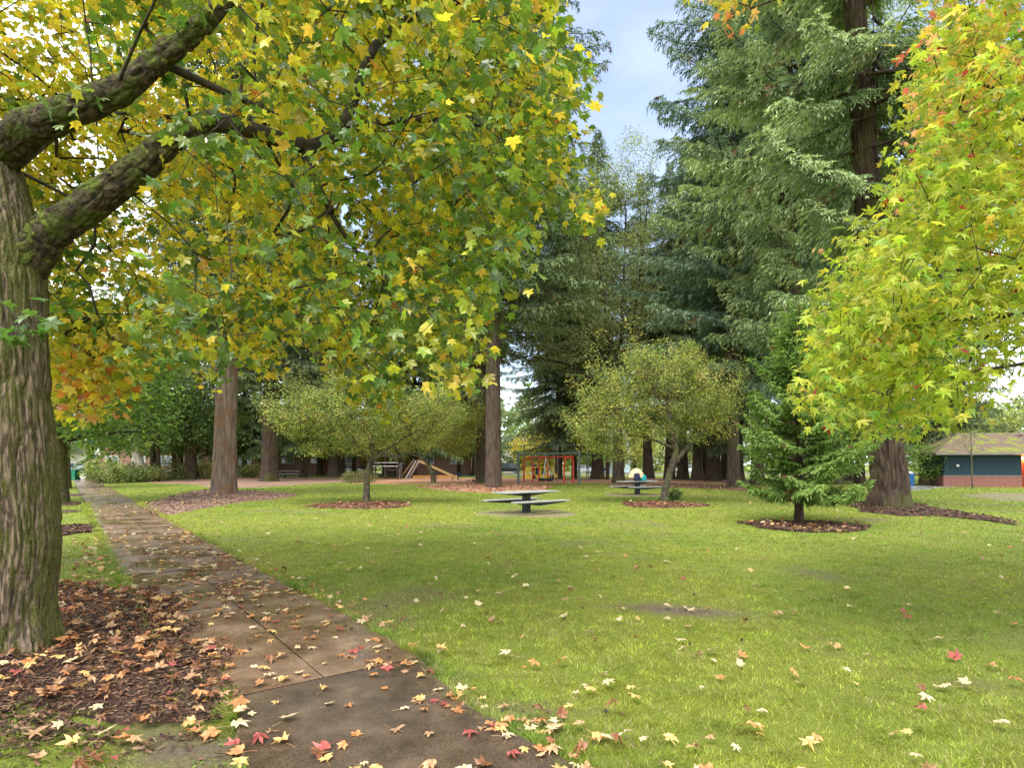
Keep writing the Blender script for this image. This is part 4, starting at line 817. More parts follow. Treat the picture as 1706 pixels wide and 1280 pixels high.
def fir(px, py, rad, var, sc_, rz, label, mat='bark_fir', lean=(0, 0), Hh=None, flare=.35, group=None, detail=1, kx=4, fh=.8, lob=5, cscale=None, amp=None, grp_crown=True):
    x, y, z = at(px, py); t = empty('fir_tree', label, 'tree', (x, y, z), 0, group); H = Hh or 36 * sc_
    P = [(0, 0, -.3), (0, 0, 1)] + [(lean[0] * k / 6, lean[1] * k / 6, H * k / 6) for k in range(1, 7)]; R = [rad, rad * .96, rad * .84, rad * .72, rad * .58, rad * .42, rad * .24, .03]
    V, Fc, _, _ = bark_trunk(P, R, 28 + 28 * detail, 70 + 110 * detail, amp or rad * .07, kx / max(rad, .3) * .6 + 2, 1.0, flare, fh, px % 17, lob)
    link('trunk', mesh_np('trunk', V, [Fc], M[mat], smooth=True), t)
    if var:
        for me, nm in zip(var, ('limbs', 'crown')):
            o = link(nm, me, t); s_ = cscale or (sc_, sc_, sc_); o.scale = s_; o.rotation_euler = (0, 0, rz)
            if lean != (0, 0):      # the crown follows the leaning trunk
                o.rotation_euler = (-lean[1] / H, lean[0] / H, rz)
    return t
G1 = 'firs standing in a far row beyond the playground'
fir(1481, 845, .53, VD, 1.0, .6, 'broad old fir with deeply furrowed leaning trunk, nearest big conifer to the restroom', 'bark_fir_dark', (-2.6, 0), 38, .42, detail=3, kx=5, fh=1.1, lob=4, amp=.12, cscale=(1, 1, 1))
fir(1322, 826, .62, VD, 1.0, .95, 'tall pale green fir rising directly behind the young conifer', 'bark_fir_dark', (-.8, 0), 40, cscale=(1.0, 1.0, 1.15))
fir(1222, 814, .42, VA, 1.0, 1.2, 'tall blue green fir whose long boughs reach into the open sky', 'bark_fir_dark', (-.4, 0), 50)
fir(1262, 808, .5, VA, 1.02, 4.4, 'blue green fir standing behind the long boughed one', 'bark_fir_dark', (0, 0), 50)
fir(1392, 808, .5, VA, .95, 3.1, 'dark fir behind the furrowed old fir', 'bark_fir_dark', (0, 0), 50)
fir(1560, 803, .5, VC, 1.0, 3.9, 'dark fir beyond the restroom path', 'bark_fir_dark', (0, 0), 42)
fir(374, 823, .60, VB, .92, .2, 'lone fir with stripped grey and red lower bark on the litter mound', 'bark_red', (.9, 0), 42, .22, detail=2, lob=7, amp=.05)
fir(449, 803, .80, VB, 1.0, 2.2, 'brown trunked fir between the far picnic table and the litter mound', 'bark_fir_dark', (.8, 0), 44, .22)
fir(822, 813, .56, VB, .98, 4.0, 'right one of the twin firs behind the near picnic table', 'bark_fir', (-.2, 0), 56, .12, detail=2, amp=.035, cscale=(1.15, 1.15, 1.28))
fir(804, 806, .62, VB, 1.0, 1.0, 'left darker one of the twin firs behind the near picnic table', 'bark_fir_dark', (0, 0), 56, .1, cscale=(1.2, 1.2, 1.25))
fir(931, 799, .42, VC, 1.0, .4, 'dark slim fir seen through the red climbing arches', 'bark_fir_dark', (0, 0), 42, .12)
fir(957, 798, .36, VC, .93, 2.4, 'slim fir at the right post of the swing frame', 'bark_fir_dark', (0, 0), 40, .12)
fir(996, 799, .60, VE, 1.0, 1.4, 'flared fir by the parked cars', 'bark_fir_dark', (0, 0), 37, .5, fh=1.4)
for px, py, r_, va, rz, lean, lab in ((1080, 798, .55, VE, .3, (-1, 0), 'leaning fir behind the table with the umbrella'), (1116, 799, .50, VE, 0, (0, 0), 'fir trunk seen just right of the crabapple stem'), (1138, 800, .52, VE, 2.0, (-.5, 0), 'second fir of the far row right of the crabapple'), (1162, 801, .50, VE, 0, (0, 0), 'grey fir trunk left of the clustered pair'), (1174, 798, .42, VE, 3.2, (0, 0), 'dark narrow fir in the middle of the far cluster'), (1189, 802, .66, VC, 4.4, (0, 0), 'mossy flared fir of the far cluster'), (1207, 800, .36, VE, 0, (0, 0), 'thin fir trunk between the mossy flared one and the broad one'), (1228, 803, .55, VE, 5.1, (0, 0), 'broad fir trunk closing the far row behind the young conifer')):
    fir(px, py, r_, va, .9, rz, lab, 'bark_fir' if px in (1080, 1162) else 'bark_fir_dark', lean, 34, .45, G1, 0, fh=1.5)
G2 = 'firs standing before the brick building'
for px, py, r_, va, rz, mat, lab in ((561, 795, 1.02, VE, .3, 'bark_fir', 'very thick flared fir behind the left crabapple'), (533, 793, .42, VC, 1.3, 'bark_fir_dark', 'dark slim fir left of the very thick flared fir'), (735, 792, .5, VE, 2.3, 'bark_fir', 'brown fir behind the slide chute'), (407, 795, .32, VC, 3.3, 'bark_fir_dark', 'small dark fir right of the stripped bark fir'), (237, 803, .45, None, 4.4, 'bark_pale', 'short pale leaning trunk rising from the hedge'), (756, 790, .3, VE, 5.0, 'bark_fir_dark', 'thin dark fir beyond the seesaw'), (790, 793, .35, VE, .9, 'bark_fir', 'grey fir left of the twin firs'), (1432, 806, .38, VC, .9, 'bark_fir_dark', 'dark fir just left of the furrowed old trunk'), (1412, 801, .55, VE, 2.9, 'bark_fir', 'brown fir half hidden by the furrowed old trunk')):
    if mat == 'bark_pale': M['bark_pale'] = noise_mat('pale bark', (.28, .24, .19), (.5, .46, .40), 5, .9, .5, (2, 2, .4))
    fir(px, py, r_, va, .9, rz, lab, mat, (0, 0) if px != 237 else (-2.5, 0), 34 if px != 237 else 12, .35, G2 if px < 800 else None, 0, fh=1.2)

for px, r_, rz, lab in ((300, .4, .7, 'tall dark fir between the small dark tree and the dense dark tree'), (505, .38, 2.7, 'tall dark fir between the far picnic table and the dark slim fir'), (655, .36, 4.0, 'tall fir rising behind the play tower'), (690, .36, 5.2, 'tall fir rising behind the slide top')):
    fir(px, 795.8, r_, VC, 1.0, rz, lab, 'bark_fir_dark', (0, 0), 40, .2, None, 0, cscale=(1.1, 1.1, 1.0))

# young conifer in its mulch ring
x, y, z = at(1331, 871)
yc = empty('young_conifer', 'young bright green conifer with feathery tiers in a mulch ring', 'tree', (x, y, z))
V, Fc, _, _ = bark_trunk([(0, 0, -.1), (0, 0, .8), (-.02, 0, 3), (-.1, 0, 6.6)], [.135, .115, .07, .012], 28, 60, .012, 14, 3, .2, .2, 1, 5)
link('trunk', mesh_np('trunk', V, [Fc], M['bark_fir_dark'], smooth=True), yc)
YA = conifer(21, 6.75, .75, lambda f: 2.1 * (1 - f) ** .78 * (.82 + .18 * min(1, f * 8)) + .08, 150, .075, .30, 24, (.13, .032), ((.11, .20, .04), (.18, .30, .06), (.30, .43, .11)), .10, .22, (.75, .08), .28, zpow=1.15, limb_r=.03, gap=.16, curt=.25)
for me, nm in zip(YA, ('limbs', 'crown')): link(nm, me, yc)

# ------------------------------------------------------------------ broadleaved trees
def broad(name, label, px, py, trunk, seeds, blobs, n_cl, npl, spread, size, cols, wts, seed, tmpl=OVAL, leaf='leaf_small', bark='bark_apple', group=None, rt=.006, thin=1.0, flare=.2, hole=.32, hs=1.2, down=.5, jit=.2, shell=.6, base=None, tn=32, wob=.2, sprig=0):
    """trunk: [(x,y,z,r)...] local; seeds: extra limbs; blobs: [(x,y,z,rx,ry,rz)...] filled with leaf clusters"""
    g = np.random.default_rng(seed); x, y, z = base or at(px, py); t = empty(name, label, 'tree', (x, y, z), 0, group); tr = np.array(trunk, float)
    V, Fc, _, _ = bark_trunk(tr[:, :3], tr[:, 3], tn, 60, tr[0, 3] * .10, 6, 1.6, flare, tr[0, 3] * 1.6, seed, 5); link('trunk', mesh_np('trunk', V, [Fc], M[bark], smooth=True), t)
    S = Skel(); S.seed(tr[len(tr) // 2:, :3], list(tr[len(tr) // 2:, 3] * .9), step=.3)
    for s_ in seeds: s_ = np.array(s_, float); S.seed(s_[:, :3], list(s_[:, 3]), step=.3)
    T = []; vol = np.array([b[3] * b[4] * b[5] for b in blobs]); vol = vol / vol.sum()
    for b, v_ in zip(blobs, vol):
        k = int(n_cl * v_ * 2.2) + 5; d = nrm(g.normal(0, 1, (k, 3))); r_ = (shell + (1 - shell) * g.random((k, 1))) ** .6 * g.uniform(.8, 1.06, (k, 1)); q = np.array(b[:3]) + d * r_ * np.array(b[3:]); q = q[vnoise(q * hs + seed * 3.1) > hole]; T.append(q[:int(n_cl * v_) + 2])
    T = np.concatenate(T)
    if sprig: T = np.concatenate([T] + [q0 + np.array((0, 0, 1.)) * k_ * .28 + g.normal(0, .10, 3) * k_ + (q0 - T.mean(0)) * .06 * k_ for q0 in T[g.choice(len(T), sprig)] for k_ in (1, 2, 3)] if False else [T, np.array([q0 + (np.array((0, 0, .30)) + (q0 - T.mean(0)) * .09) * k_ + g.normal(0, .06, 3) for q0 in T[np.argsort(-((T - T.mean(0)) ** 2).sum(1) * g.uniform(.3, 1, len(T)))[:sprig]] for k_ in (1, 2, 3)])])
    ends = S.grow(T, g, .35, wob, .08, .5, root=tr[-1, :3]); link('branches', S.wood('branches', M[bark if bark == 'bark_apple' else 'twig'], rt, 2.3, 6, thin=thin), t)
    Pn = np.array(S.P); par = np.array(S.par); dirs = nrm(Pn[ends] - Pn[par[ends]] + 1e-6); bs, tip, nor, sz = leaf_cluster(g, Pn[ends], dirs, npl, spread, size, down)
    cl = np.repeat(pal(g, len(ends), cols, wts, jit), npl, 0) * g.uniform(.75, 1.3, (len(bs), 1)); V, Fc, cc = leaves(tmpl, bs, tip, nor, sz, cl, rng=g, cup=.2)
    link('crown', mesh_np('crown', V, [Fc], M[leaf], cc), t); return t
OV4 = np.array([(.5, 0), (0, 0), (.5, .26), (1, 0), (.5, -.26)])
APC = [(.27, .32, .08), (.38, .41, .12), (.17, .23, .06), (.50, .44, .12), (.15, .17, .06)]
broad('crabapple_tree', 'rounded crabapple with twin stems beside the table with the umbrella', 1105, 836, [(0, 0, -.1, .18), (.1, 0, .6, .155), (.35, 0, 1.5, .14), (.62, 0, 2.3, .12), (.35, 0, 3.4, .10), (.15, 0, 4.6, .06)],
      [[(.40, 0, 1.5, .11), (.9, 0, 2.3, .09), (1.6, .2, 3.0, .075), (2.3, .3, 3.4, .05)], [(.45, 0, 2.4, .07), (-.6, .2, 2.9, .05), (-1.6, 0, 3.0, .035)], [(.4, 0, 2.6, .08), (.5, .3, 3.8, .07), (-.3, .5, 5.0, .04)]],
      [(-.1, 0, 4.8, 3.0, 3.0, 2.2), (-2.2, 0, 3.6, 1.5, 2.2, 1.7), (1.6, 0, 4.1, 1.5, 2.2, 1.7), (.3, 0, 6.3, 1.5, 1.5, 1.3)], 1900, 17, .17, (.07, .13), APC, (3, 3, 2, 1.2, 1.5), 41, OV4, rt=.0055, wob=.28, sprig=170, hs=1.5, hole=.47)
broad('crabapple_tree', 'spreading crabapple with forked stem nearest the sweetgum branches', 610, 838, [(0, 0, -.1, .16), (.03, 0, 1.2, .13), (.18, 0, 1.75, .12), (.30, 0, 2.2, .10), (.1, .1, 3.2, .06)],
      [[(.2, 0, 1.7, .08), (.8, 0, 2.35, .06), (1.6, 0, 2.8, .05), (2.3, 0, 3.2, .03)], [(.15, 0, 1.9, .07), (-.4, .1, 2.6, .055), (-1.3, 0, 3.2, .035)], [(.3, .1, 2.2, .07), (.2, .4, 3.4, .05)]],
      [(-.3, 0, 4.0, 2.8, 2.6, 1.9), (-2.3, 0, 3.4, 1.3, 2, 1.5), (1.9, 0, 3.6, 1.7, 2, 1.35)], 1750, 17, .17, (.07, .13), APC, (3, 2.4, 2.4, 1, 2), 42, OV4, rt=.0055, wob=.28, sprig=150, hs=1.5, hole=.47)
broad('crabapple_tree', 'leaning crabapple standing before the slide', 716, 806, [(.35, 0, -.1, .22), (.2, 0, 1.0, .18), (-.3, 0, 1.9, .15), (-.9, 0, 2.3, .11), (-1.2, 0, 3.2, .07)],
      [[(-.6, 0, 2.1, .11), (.2, 0, 3.2, .08), (1.6, 0, 4.0, .05)], [(-.8, 0, 2.3, .09), (-2.2, 0, 2.7, .06)]],
      [(.4, 0, 5.0, 4.0, 3.4, 2.1), (2.4, 0, 4.2, 1.6, 2.2, 1.8), (-2.4, 0, 4.0, 2.0, 2, 1.4)], 1900, 17, .24, (.10, .16), [(.34, .38, .09), (.44, .46, .12), (.22, .27, .07), (.52, .48, .12)], (3, 3, 1.6, 1.2), 43, OV4, rt=.008, wob=.28, sprig=110, hs=1.2, hole=.46)
# tall airy tree in the middle
broad('tall_airy_tree', 'tall airy broadleaf tree with mossy rising limbs behind the rounded crabapple', 1030, 806, [(0, 0, -.2, .55), (0, 0, 3, .42), (-.2, 0, 8, .34), (-.6, 0, 12, .28), (-1.6, 0, 18, .18), (-2.6, 0, 24, .08)],
      [[(-.3, 0, 7, .2), (1.2, .4, 13, .15), (2.2, .4, 20, .09), (2.6, 0, 25, .04)], [(-.4, 0, 9, .18), (-2.8, .2, 14, .13), (-3.6, 0, 21, .06)], [(-.2, -.3, 8, .16), (-4.5, -.5, 10.5, .11), (-8, -.8, 11.2, .05)], [(0, -.3, 10, .14), (.4, -.3, 17, .10), (.6, -.5, 24, .04)]],
      [(0, 0, 18.5, 4.2, 3.2, 7.8), (-5.5, 0, 12.5, 3.5, 2.5, 2.5), (1.5, 0, 24, 2.6, 2.4, 3.2), (-1.5, 0, 26.5, 2.4, 2, 3.6), (1.8, 0, 29, 2.0, 2, 2.4)], 1900, 15, .42, (.14, .22), [(.31, .36, .15), (.40, .44, .20), (.23, .27, .11)], (3, 2, 2), 44, OV4, rt=.010, hole=.38, hs=.5, bark='bark_fir_dark', wob=.16)
# green street trees left of the path
GG = [(.13, .23, .04), (.19, .30, .05), (.10, .17, .045), (.26, .36, .06)]
broad('street_tree', 'green sweetgum behind the mossy trunk along the footpath', 95, 838, [(0, 0, -.1, .40), (0, 0, 2.2, .36), (-.1, 0, 4, .27), (0, 0, 7, .14)], [[(0, 0, 2.6, .14), (1.6, 0, 3.0, .09), (3.4, .3, 3.1, .03)], [(0, 0, 3.2, .14), (1.5, 1, 4.4, .08), (3.2, 2, 5.0, .03)]],
      [(.6, 0, 6.0, 4.8, 4.4, 3.2), (3.0, .4, 3.7, 1.9, 2.2, 1.5), (1.6, -.6, 2.7, 1.4, 1.4, 1.3)], 1250, 13, .26, (.13, .20), GG, (3, 2.5, 1.5, 1), 51, STAR_WIDE, 'leaf_gum', 'bark_gum', rt=.007, down=.6)
broad('street_tree', 'far street tree just past the green sweetgum', 108, 814, [(0, 0, -.1, .36), (0, 0, 3, .3), (0, 0, 7, .15)], [], [(.4, 0, 6.2, 4.6, 4, 3.6)], 420, 12, .42, (.22, .34), GG, (3, 2, 2, 1), 52, OV4, 'leaf_gum', 'bark_gum', rt=.012)
broad('dense_tree', 'dense dark tree with drooping crown before the brick building', 318, 799, [(0, 0, -.1, .62), (0, 0, 3, .5), (0, 0, 9, .2)], [], [(0, 0, 10, 4.8, 4.5, 7), (-2.5, 0, 6.4, 3, 3, 2.6), (2.4, 0, 6.2, 2.6, 3, 2.6)], 1500, 12, .5, (.20, .32), [(.08, .14, .035), (.12, .19, .05), (.17, .26, .07)], (3, 2, 1.4), 53, OV4, rt=.014, bark='bark_fir_dark')
broad('small_tree', 'small dark spreading tree beside the pale leaning trunk', 262, 802, [(0, 0, -.1, .24), (.1, 0, 2, .2), (.2, 0, 5, .1)], [], [(-.5, 0, 7.0, 4.6, 4, 4.2), (-3, 0, 5.0, 3, 3, 1.6), (2.5, 0, 4.8, 2.4, 2, 1.4)], 1100, 12, .46, (.20, .30), [(.09, .16, .04), (.14, .22, .06), (.07, .11, .035)], (3, 2, 2), 54, OV4, rt=.012, bark='bark_fir_dark')
# far trees beyond the street and round the lawns
FARG = 'far trees beyond the street'
GRs = [(.15, .22, .06), (.21, .28, .08), (.12, .17, .06)]; YLs = [(.5, .42, .07), (.6, .48, .09), (.34, .36, .07)]; OLs = [(.24, .28, .09), (.34, .36, .12), (.17, .20, .07)]
def fartree(label, X, Y, h, r_, cols, seed, z0=1.6, group=FARG, ncl=420):
    return broad('far_tree', label, 0, 0, [(0, 0, -.2, .35), (0, 0, h * .25, .28), (0, 0, h * .6, .12)], [], [(0, 0, z0 + (h - z0) * .5, r_, r_, (h - z0) * .55), (r_ * .4, -.4, z0 + (h - z0) * .3, r_ * .7, r_ * .6, (h - z0) * .3)], ncl, 13, .65, (.32, .52), cols, (2, 2, 1.4), seed, OV4, 'leaf_small', 'bark_fir_dark', group, rt=.02, base=(X, Y, H1(X, Y)), hole=.36, hs=.4, tn=12)
U = lambda px, Y: (px - CX) / F * Y
for px, Y, h, r_, cols, lab in ((905, 84, 6.6, 4.6, YLs, 'golden yellow tree behind the red climbing arches'), (860, 112, 9, 5, GRs, 'blue green tree behind the swing frame'), (985, 116, 8, 4.5, OLs, 'pale olive tree above the parked cars'), (1058, 104, 8.5, 3.6, [(.40, .42, .11), (.48, .48, .14), (.30, .33, .1)], 'pale yellow tree behind the umbrella'), (1118, 120, 9, 5, OLs, 'olive tree between the far fir trunks'),
      (1210, 122, 12, 6, GRs, 'green tree behind the far fir cluster'), (720, 118, 11, 6, GRs, 'green tree behind the slide'), (640, 92, 7, 4, YLs, 'yellow tree behind the climbing frame'), (480, 116, 12, 6, GRs, 'green tree behind the far picnic table'), (200, 116, 12, 6, GRs, 'green tree above the hedge'), (60, 120, 14, 7, OLs, 'olive tree across the street beyond the verge'),
      (1640, 74, 8.5, 6, OLs, 'yellowing tree rising behind the restroom roof'), (1720, 78, 12, 6, OLs, 'tall olive tree behind the restroom'), (1600, 96, 15, 6, GRs, 'green tree past the restroom path'), (1500, 100, 12, 6, GRs, 'green tree beyond the blue bin'), (1380, 118, 12, 6, GRs, 'green tree behind the young conifer'), (780, 126, 12, 5, OLs, 'olive tree beyond the seesaw'), (330, 126, 16, 7, GRs, 'tall green tree over the brick roof'), (440, 100, 11, 3.2, YLs, 'narrow yellow tree behind the brown trunked fir')):
    fartree(lab, U(px, Y), Y, h, r_, cols, int(px) + 7)
for px, Y, h, r_, lab in ((150, 62, 24, 6, 'tall green tree above the street trees'), (255, 66, 23, 6, 'tall green tree behind the small dark spreading tree'), (290, 76, 10, 4.5, 'green tree hanging over the left end of the brick building'), (385, 80, 10, 4.5, 'green tree between the stripped bark fir and the bricks'), (505, 80, 10, 4, 'green tree between the far picnic table and the bricks'), (590, 82, 9, 3.5, 'dark green tree just right of the thick flared fir'), (690, 84, 9, 4, 'green tree hanging behind the slide top'), (765, 86, 9, 4, 'green tree over the seesaw'), (225, 78, 9, 4.5, 'green tree over the hedge bushes')):
    fartree(lab, U(px, Y), Y, h, r_, GRs, int(px) + 900, z0=3.3, group='green trees before the brick building', ncl=380)
# low shrubs and hedges
def shrub(name, label, px, py, blobs, n_cl, cols, seed, size=(.12, .2), sp=.22, group=None, base=None, hgt_=.5):
    return broad(name, label, px, py, [(0, 0, -.05, .06), (0, 0, .15, .05), (0, 0, hgt_, .03)], [], blobs, n_cl, 12, sp, size, cols, [1] * len(cols), seed, OV4, 'leaf_small', 'bark_fir_dark', group, rt=.008, base=base, hole=.2, tn=8)
for i, (px, py, w_, h, cols, lab) in enumerate(((172, 806, 1.6, 2.1, OLs, 'yellow green clipped bush at the end of the path'), (197, 804, 2.6, 1.4, GRs, 'dark bush between the clipped bush and the pale trunk'), (218, 803, 1.9, 1.7, OLs, 'light bush left of the pale trunk'), (246, 803, 1.6, 1.4, OLs, 'low bright bush at the foot of the pale trunk'), (282, 799, 2.6, 1.7, OLs, 'round bush left of the dense dark tree'), (337, 797, 2.2, 1.5, [(.4, .42, .08), (.28, .32, .07), (.2, .26, .06)], 'yellow green bush under the white windows'), (424, 796, 2.0, 1.4, OLs, 'small round bush right of the stripped bark fir'))):
    shrub('hedge_bush', lab, px, py, [(0, 0, h * .5, w_, 1.4, h * .55)], 170, cols, 60 + i, (.16, .26), .3, 'bushes before the brick building')
shrub('low_shrub', 'low twiggy olive shrub beside the playground chips', 598, 805, [(0, 0, .45, 1.7, 1.0, .55)], 220, [(.2, .22, .07), (.14, .16, .05), (.28, .26, .1)], 71, (.09, .15))
shrub('leafy_bush', 'bright green vase shaped bush beside the restroom', 1553, 810, [(0, 0, 1.9, 2.2, 1.8, 1.5)], 300, [(.2, .33, .05), (.28, .4, .07), (.13, .22, .04)], 72, (.12, .2), hgt_=1.2)
shrub('small_shrub', 'dark little shrub at the foot of the rounded crabapple', 1124, 835, [(0, 0, .28, .36, .3, .26)], 60, [(.07, .13, .05), (.1, .18, .06)], 73, (.07, .11), .07, hgt_=.15)
# woods closing the view all round, one far mass
g = np.random.default_rng(77); n_ = 46000; a_ = g.uniform(-.85, .85, n_); R_ = g.uniform(135, 175, n_); hh = 9 + 9 * n2(a_ * 30, a_ * 0, 1, 3) + 6 * n2(a_ * 90, a_ * 0, 1, 8)
q = np.stack([R_ * np.tan(a_), R_, hh * g.random(n_) ** .8 + .3], 1); q = q[vnoise(q * .11 + 3) > .34]; n_ = len(q)
tip = nrm(g.normal(0, 1, (n_, 3)) - (0, 0, .3)); V, Fc, cc = leaves(OV4, q, tip, nrm(g.normal(0, 1, (n_, 3)) + (0, -.4, .8)), g.uniform(1.0, 2.0, n_), pal(g, n_, [(.14, .20, .07), (.2, .25, .09), (.10, .15, .06), (.34, .34, .1)], (3, 2, 3, .7)), rng=g)
tag(link('woods', mesh_np('woods', V, [Fc], M['leaf_small'], cc)), 'far belt of mixed woods closing the view', 'woods', kind='stuff')
# ------------------------------------------------------------------ built things
M['white'] = noise_mat('white paint', (.62, .62, .60), (.78, .78, .76), 6, .5, .05)
M['steel'] = noise_mat('galvanised steel', (.45, .47, .48), (.6, .62, .63), 12, .35, .05, metal=.7)
M['ladder'] = noise_mat('pale grey ladder paint', (.50, .53, .56), (.66, .69, .72), 9, .4, .05)
M['table_top'] = noise_mat('weathered grey planks', (.24, .25, .23), (.42, .43, .40), 9, .45, .3, (.3, 3, 1), 7)
M['dark_green'] = noise_mat('dark green steel paint', (.006, .010, .009), (.016, .024, .02), 12, .4, .1)
M['grey_green'] = noise_mat('grey green paint', (.07, .11, .10), (.11, .16, .145), 10, .4, .1)
M['red'] = noise_mat('red paint', (.50, .04, .02), (.68, .075, .035), 6, .35, .05)
M['yellow'] = noise_mat('yellow paint', (.72, .48, .03), (.85, .60, .06), 6, .4, .05)
M['orange'] = noise_mat('orange timber', (.42, .22, .06), (.60, .34, .11), 6, .55, .1)
M['timber'] = noise_mat('yellow brown timber', (.30, .19, .08), (.50, .35, .17), 8, .6, .2, (1, 1, 6))
M['blue_plastic'] = noise_mat('navy plastic', (.015, .035, .085), (.03, .06, .13), 6, .35, .03)
M['rubber'] = noise_mat('black rubber', (.012, .012, .012), (.03, .03, .03), 12, .6, .1)
M['dark'] = noise_mat('dark brown timber', (.03, .022, .016), (.09, .065, .045), 8, .7, .2)
M['glass'] = glass_mat('window glass', (.09, .13, .15))
M['brick'] = brick_mat('red brown brick', (.30, .12, .085), (.22, .085, .06), (.34, .30, .26))
M['brick_pink'] = brick_mat('pinkish painted brick', (.27, .10, .08), (.21, .075, .062), (.30, .17, .14))
M['brick_red'] = brick_mat('red recess brick', (.50, .085, .03), (.40, .06, .022), (.28, .08, .05))
M['blue_wall'] = noise_mat('dark blue board wall', (.010, .030, .048), (.020, .052, .075), 5, .6, .15, (6, 6, .3))
M['shingle'] = noise_mat('mossy shingles', (.07, .048, .036), (.21, .15, .11), 7, .9, .6, (1.5, 1.5, 3), 8, c3=(.17, .19, .03), s3=1.3)
M['roof_grey'] = noise_mat('grey roof', (.12, .12, .12), (.22, .21, .2), 5, .8, .2)
M['fascia'] = noise_mat('grey brown fascia', (.16, .14, .12), (.26, .23, .2), 5, .6, .1)
M['house_blue'] = noise_mat('pale blue siding', (.42, .52, .62), (.52, .62, .72), 3, .6, .1, (.2, .2, 8))
M['house_cream'] = noise_mat('cream siding', (.58, .54, .46), (.68, .64, .56), 3, .6, .1, (.2, .2, 8))
M['car_white'] = noise_mat('white car paint', (.72, .73, .75), (.8, .8, .82), 2, .2, 0, spec=.6)
M['car_grey'] = noise_mat('grey blue car paint', (.10, .13, .17), (.14, .17, .22), 2, .2, 0, spec=.6)
M['car_silver'] = noise_mat('silver car paint', (.40, .42, .45), (.5, .52, .55), 2, .2, 0, spec=.6)
M['car_dark'] = noise_mat('dark car paint', (.02, .022, .03), (.04, .043, .05), 2, .2, 0, spec=.6)
M['green_plastic'] = noise_mat('green plastic', (.01, .16, .09), (.02, .24, .13), 4, .45, .02)
M['blue_bin'] = noise_mat('blue plastic', (.01, .07, .20), (.02, .11, .28), 4, .45, .02)
M['lamp_red'] = None
m, t, n, l, p_ = newmat('warm lamp glass'); p_.inputs["Base Color"].default_value = (1, .5, .25, 1); p_.inputs["Emission Color"].default_value = (1, .25, .08, 1); p_.inputs["Emission Strength"].default_value = 4; M['lamp_red'] = m

def picnic_table(px, py, rz, label, L=2.45):
    x, y, z = at(px, py); t = empty('picnic_table', label, 'picnic table', (x, y, z), rz, 'pedestal picnic tables')
    def plank_top(x0, x1, y0, y1, z0, z1, n_):
        b = BM(); st = (y1 - y0) / n_
        for i in range(n_): b.box(x0, x1, y0 + i * st + .006, y0 + (i + 1) * st - .006, z0, z1, .008)
        return b
    plank_top(-L / 2, L / 2, -.38, .38, .715, .765, 5).build('tabletop', M['table_top'], t)
    for s in (-1, 1):
        plank_top(-L / 2, L / 2, s * .78 - .15, s * .78 + .15, .42, .47, 2).build('bench', M['table_top'], t)
    b = BM(); b.box(-.11, .11, -.11, .11, -.05, .715, .01); b.box(-.2, .2, -.2, .2, 0, .03); b.build('pedestal', M['dark_green'], t)
    b = BM()
    b.prism([(-L / 2 + .12, .712), (L / 2 - .12, .712), (L / 2 - .16, .68), (.16, .60), (-.16, .60), (-L / 2 + .16, .68)], -.045, .045)
    b.box(-.06, .06, -.34, .34, .655, .709); b.build('top_frame', M['dark_green'], t)
    b = BM()
    for s in (-1, 1):
        b.prism([(-L / 2 + .12, .417), (L / 2 - .12, .417), (L / 2 - .16, .385), (.14, .32), (-.14, .32), (-L / 2 + .16, .385)], s * .78 - .04, s * .78 + .04)
    b.box(-.055, .055, -.74, -.114, .30, .37); b.box(-.055, .055, .114, .74, .30, .37); b.build('bench_frame', M['dark_green'], t)
    return t
t1 = picnic_table(877, 855.5, math.radians(40), 'grey topped pedestal picnic table alone in the lawn, nearest of all')
t2 = picnic_table(1062, 824.5, math.radians(30), 'grey topped picnic table carrying the open umbrella and bags')
t3 = picnic_table(475, 797, math.radians(10), 'far picnic table right of the brown trunked fir', 3.0)
# umbrella and bags on the second table
T2 = Vector(t2.location); d2 = Matrix.Rotation(math.radians(30), 3, 'Z')
def on2(a, b_, c): return T2 + d2 @ Vector((a, b_, c))
u = empty('umbrella', 'open child umbrella with clear, tan and teal panels on the picnic table', 'umbrella', on2(.05, .12, .765))
m, t, n, l, p_ = newmat('clear vinyl'); p_.inputs["Base Color"].default_value = (.75, .85, .83, 1); p_.inputs["Roughness"].default_value = .15; p_.inputs["Alpha"].default_value = .45; M['clear'] = m
M['tan_fabric'] = noise_mat('tan fabric', (.62, .45, .25), (.74, .56, .34), 8, .6, .1); M['teal'] = noise_mat('teal fabric', (.0, .28, .32), (.02, .38, .42), 8, .6, .1); M['navy'] = noise_mat('navy fabric', (.01, .016, .05), (.03, .04, .09), 12, .7, .2)
def gore(i, k=8, R=.46, Hh=.72):
    bm_ = bmesh.new(); rows = 8; cols_ = 4; vs = []
    for r in range(rows + 1):
        ph = r / rows * 1.45
        for c in range(cols_ + 1):
            a = (i + c / cols_) * 2 * PI / k; sc_ = 1 - .05 * math.sin(PI * c / cols_) * r / rows; vs.append(bm_.verts.new((R * math.sin(ph) * sc_ * math.cos(a), R * math.sin(ph) * sc_ * math.sin(a), .12 + (Hh - .12) * math.cos(ph))))
    for r in range(rows):
        for c in range(cols_):
            q = r * (cols_ + 1) + c; bm_.faces.new((vs[q], vs[q + 1], vs[q + cols_ + 2], vs[q + cols_ + 1]))
    bmesh.ops.remove_doubles(bm_, verts=bm_.verts[:], dist=1e-4); b = BM(); b.b.free(); b.b = bm_; return b
for i in range(8):
    gore(i).build('panel', M['tan_fabric'] if i in (4, 5, 6, 0) else M['clear'], u, smooth=True)
b = BM(); b.bar((0, 0, .02), (0, 0, .76), .008); b.pipe([(0, 0, .03), (.02, 0, -.0 + .012), (.06, 0, .012), (.07, 0, .05)], .010); b.build('shaft', M['steel'], u)
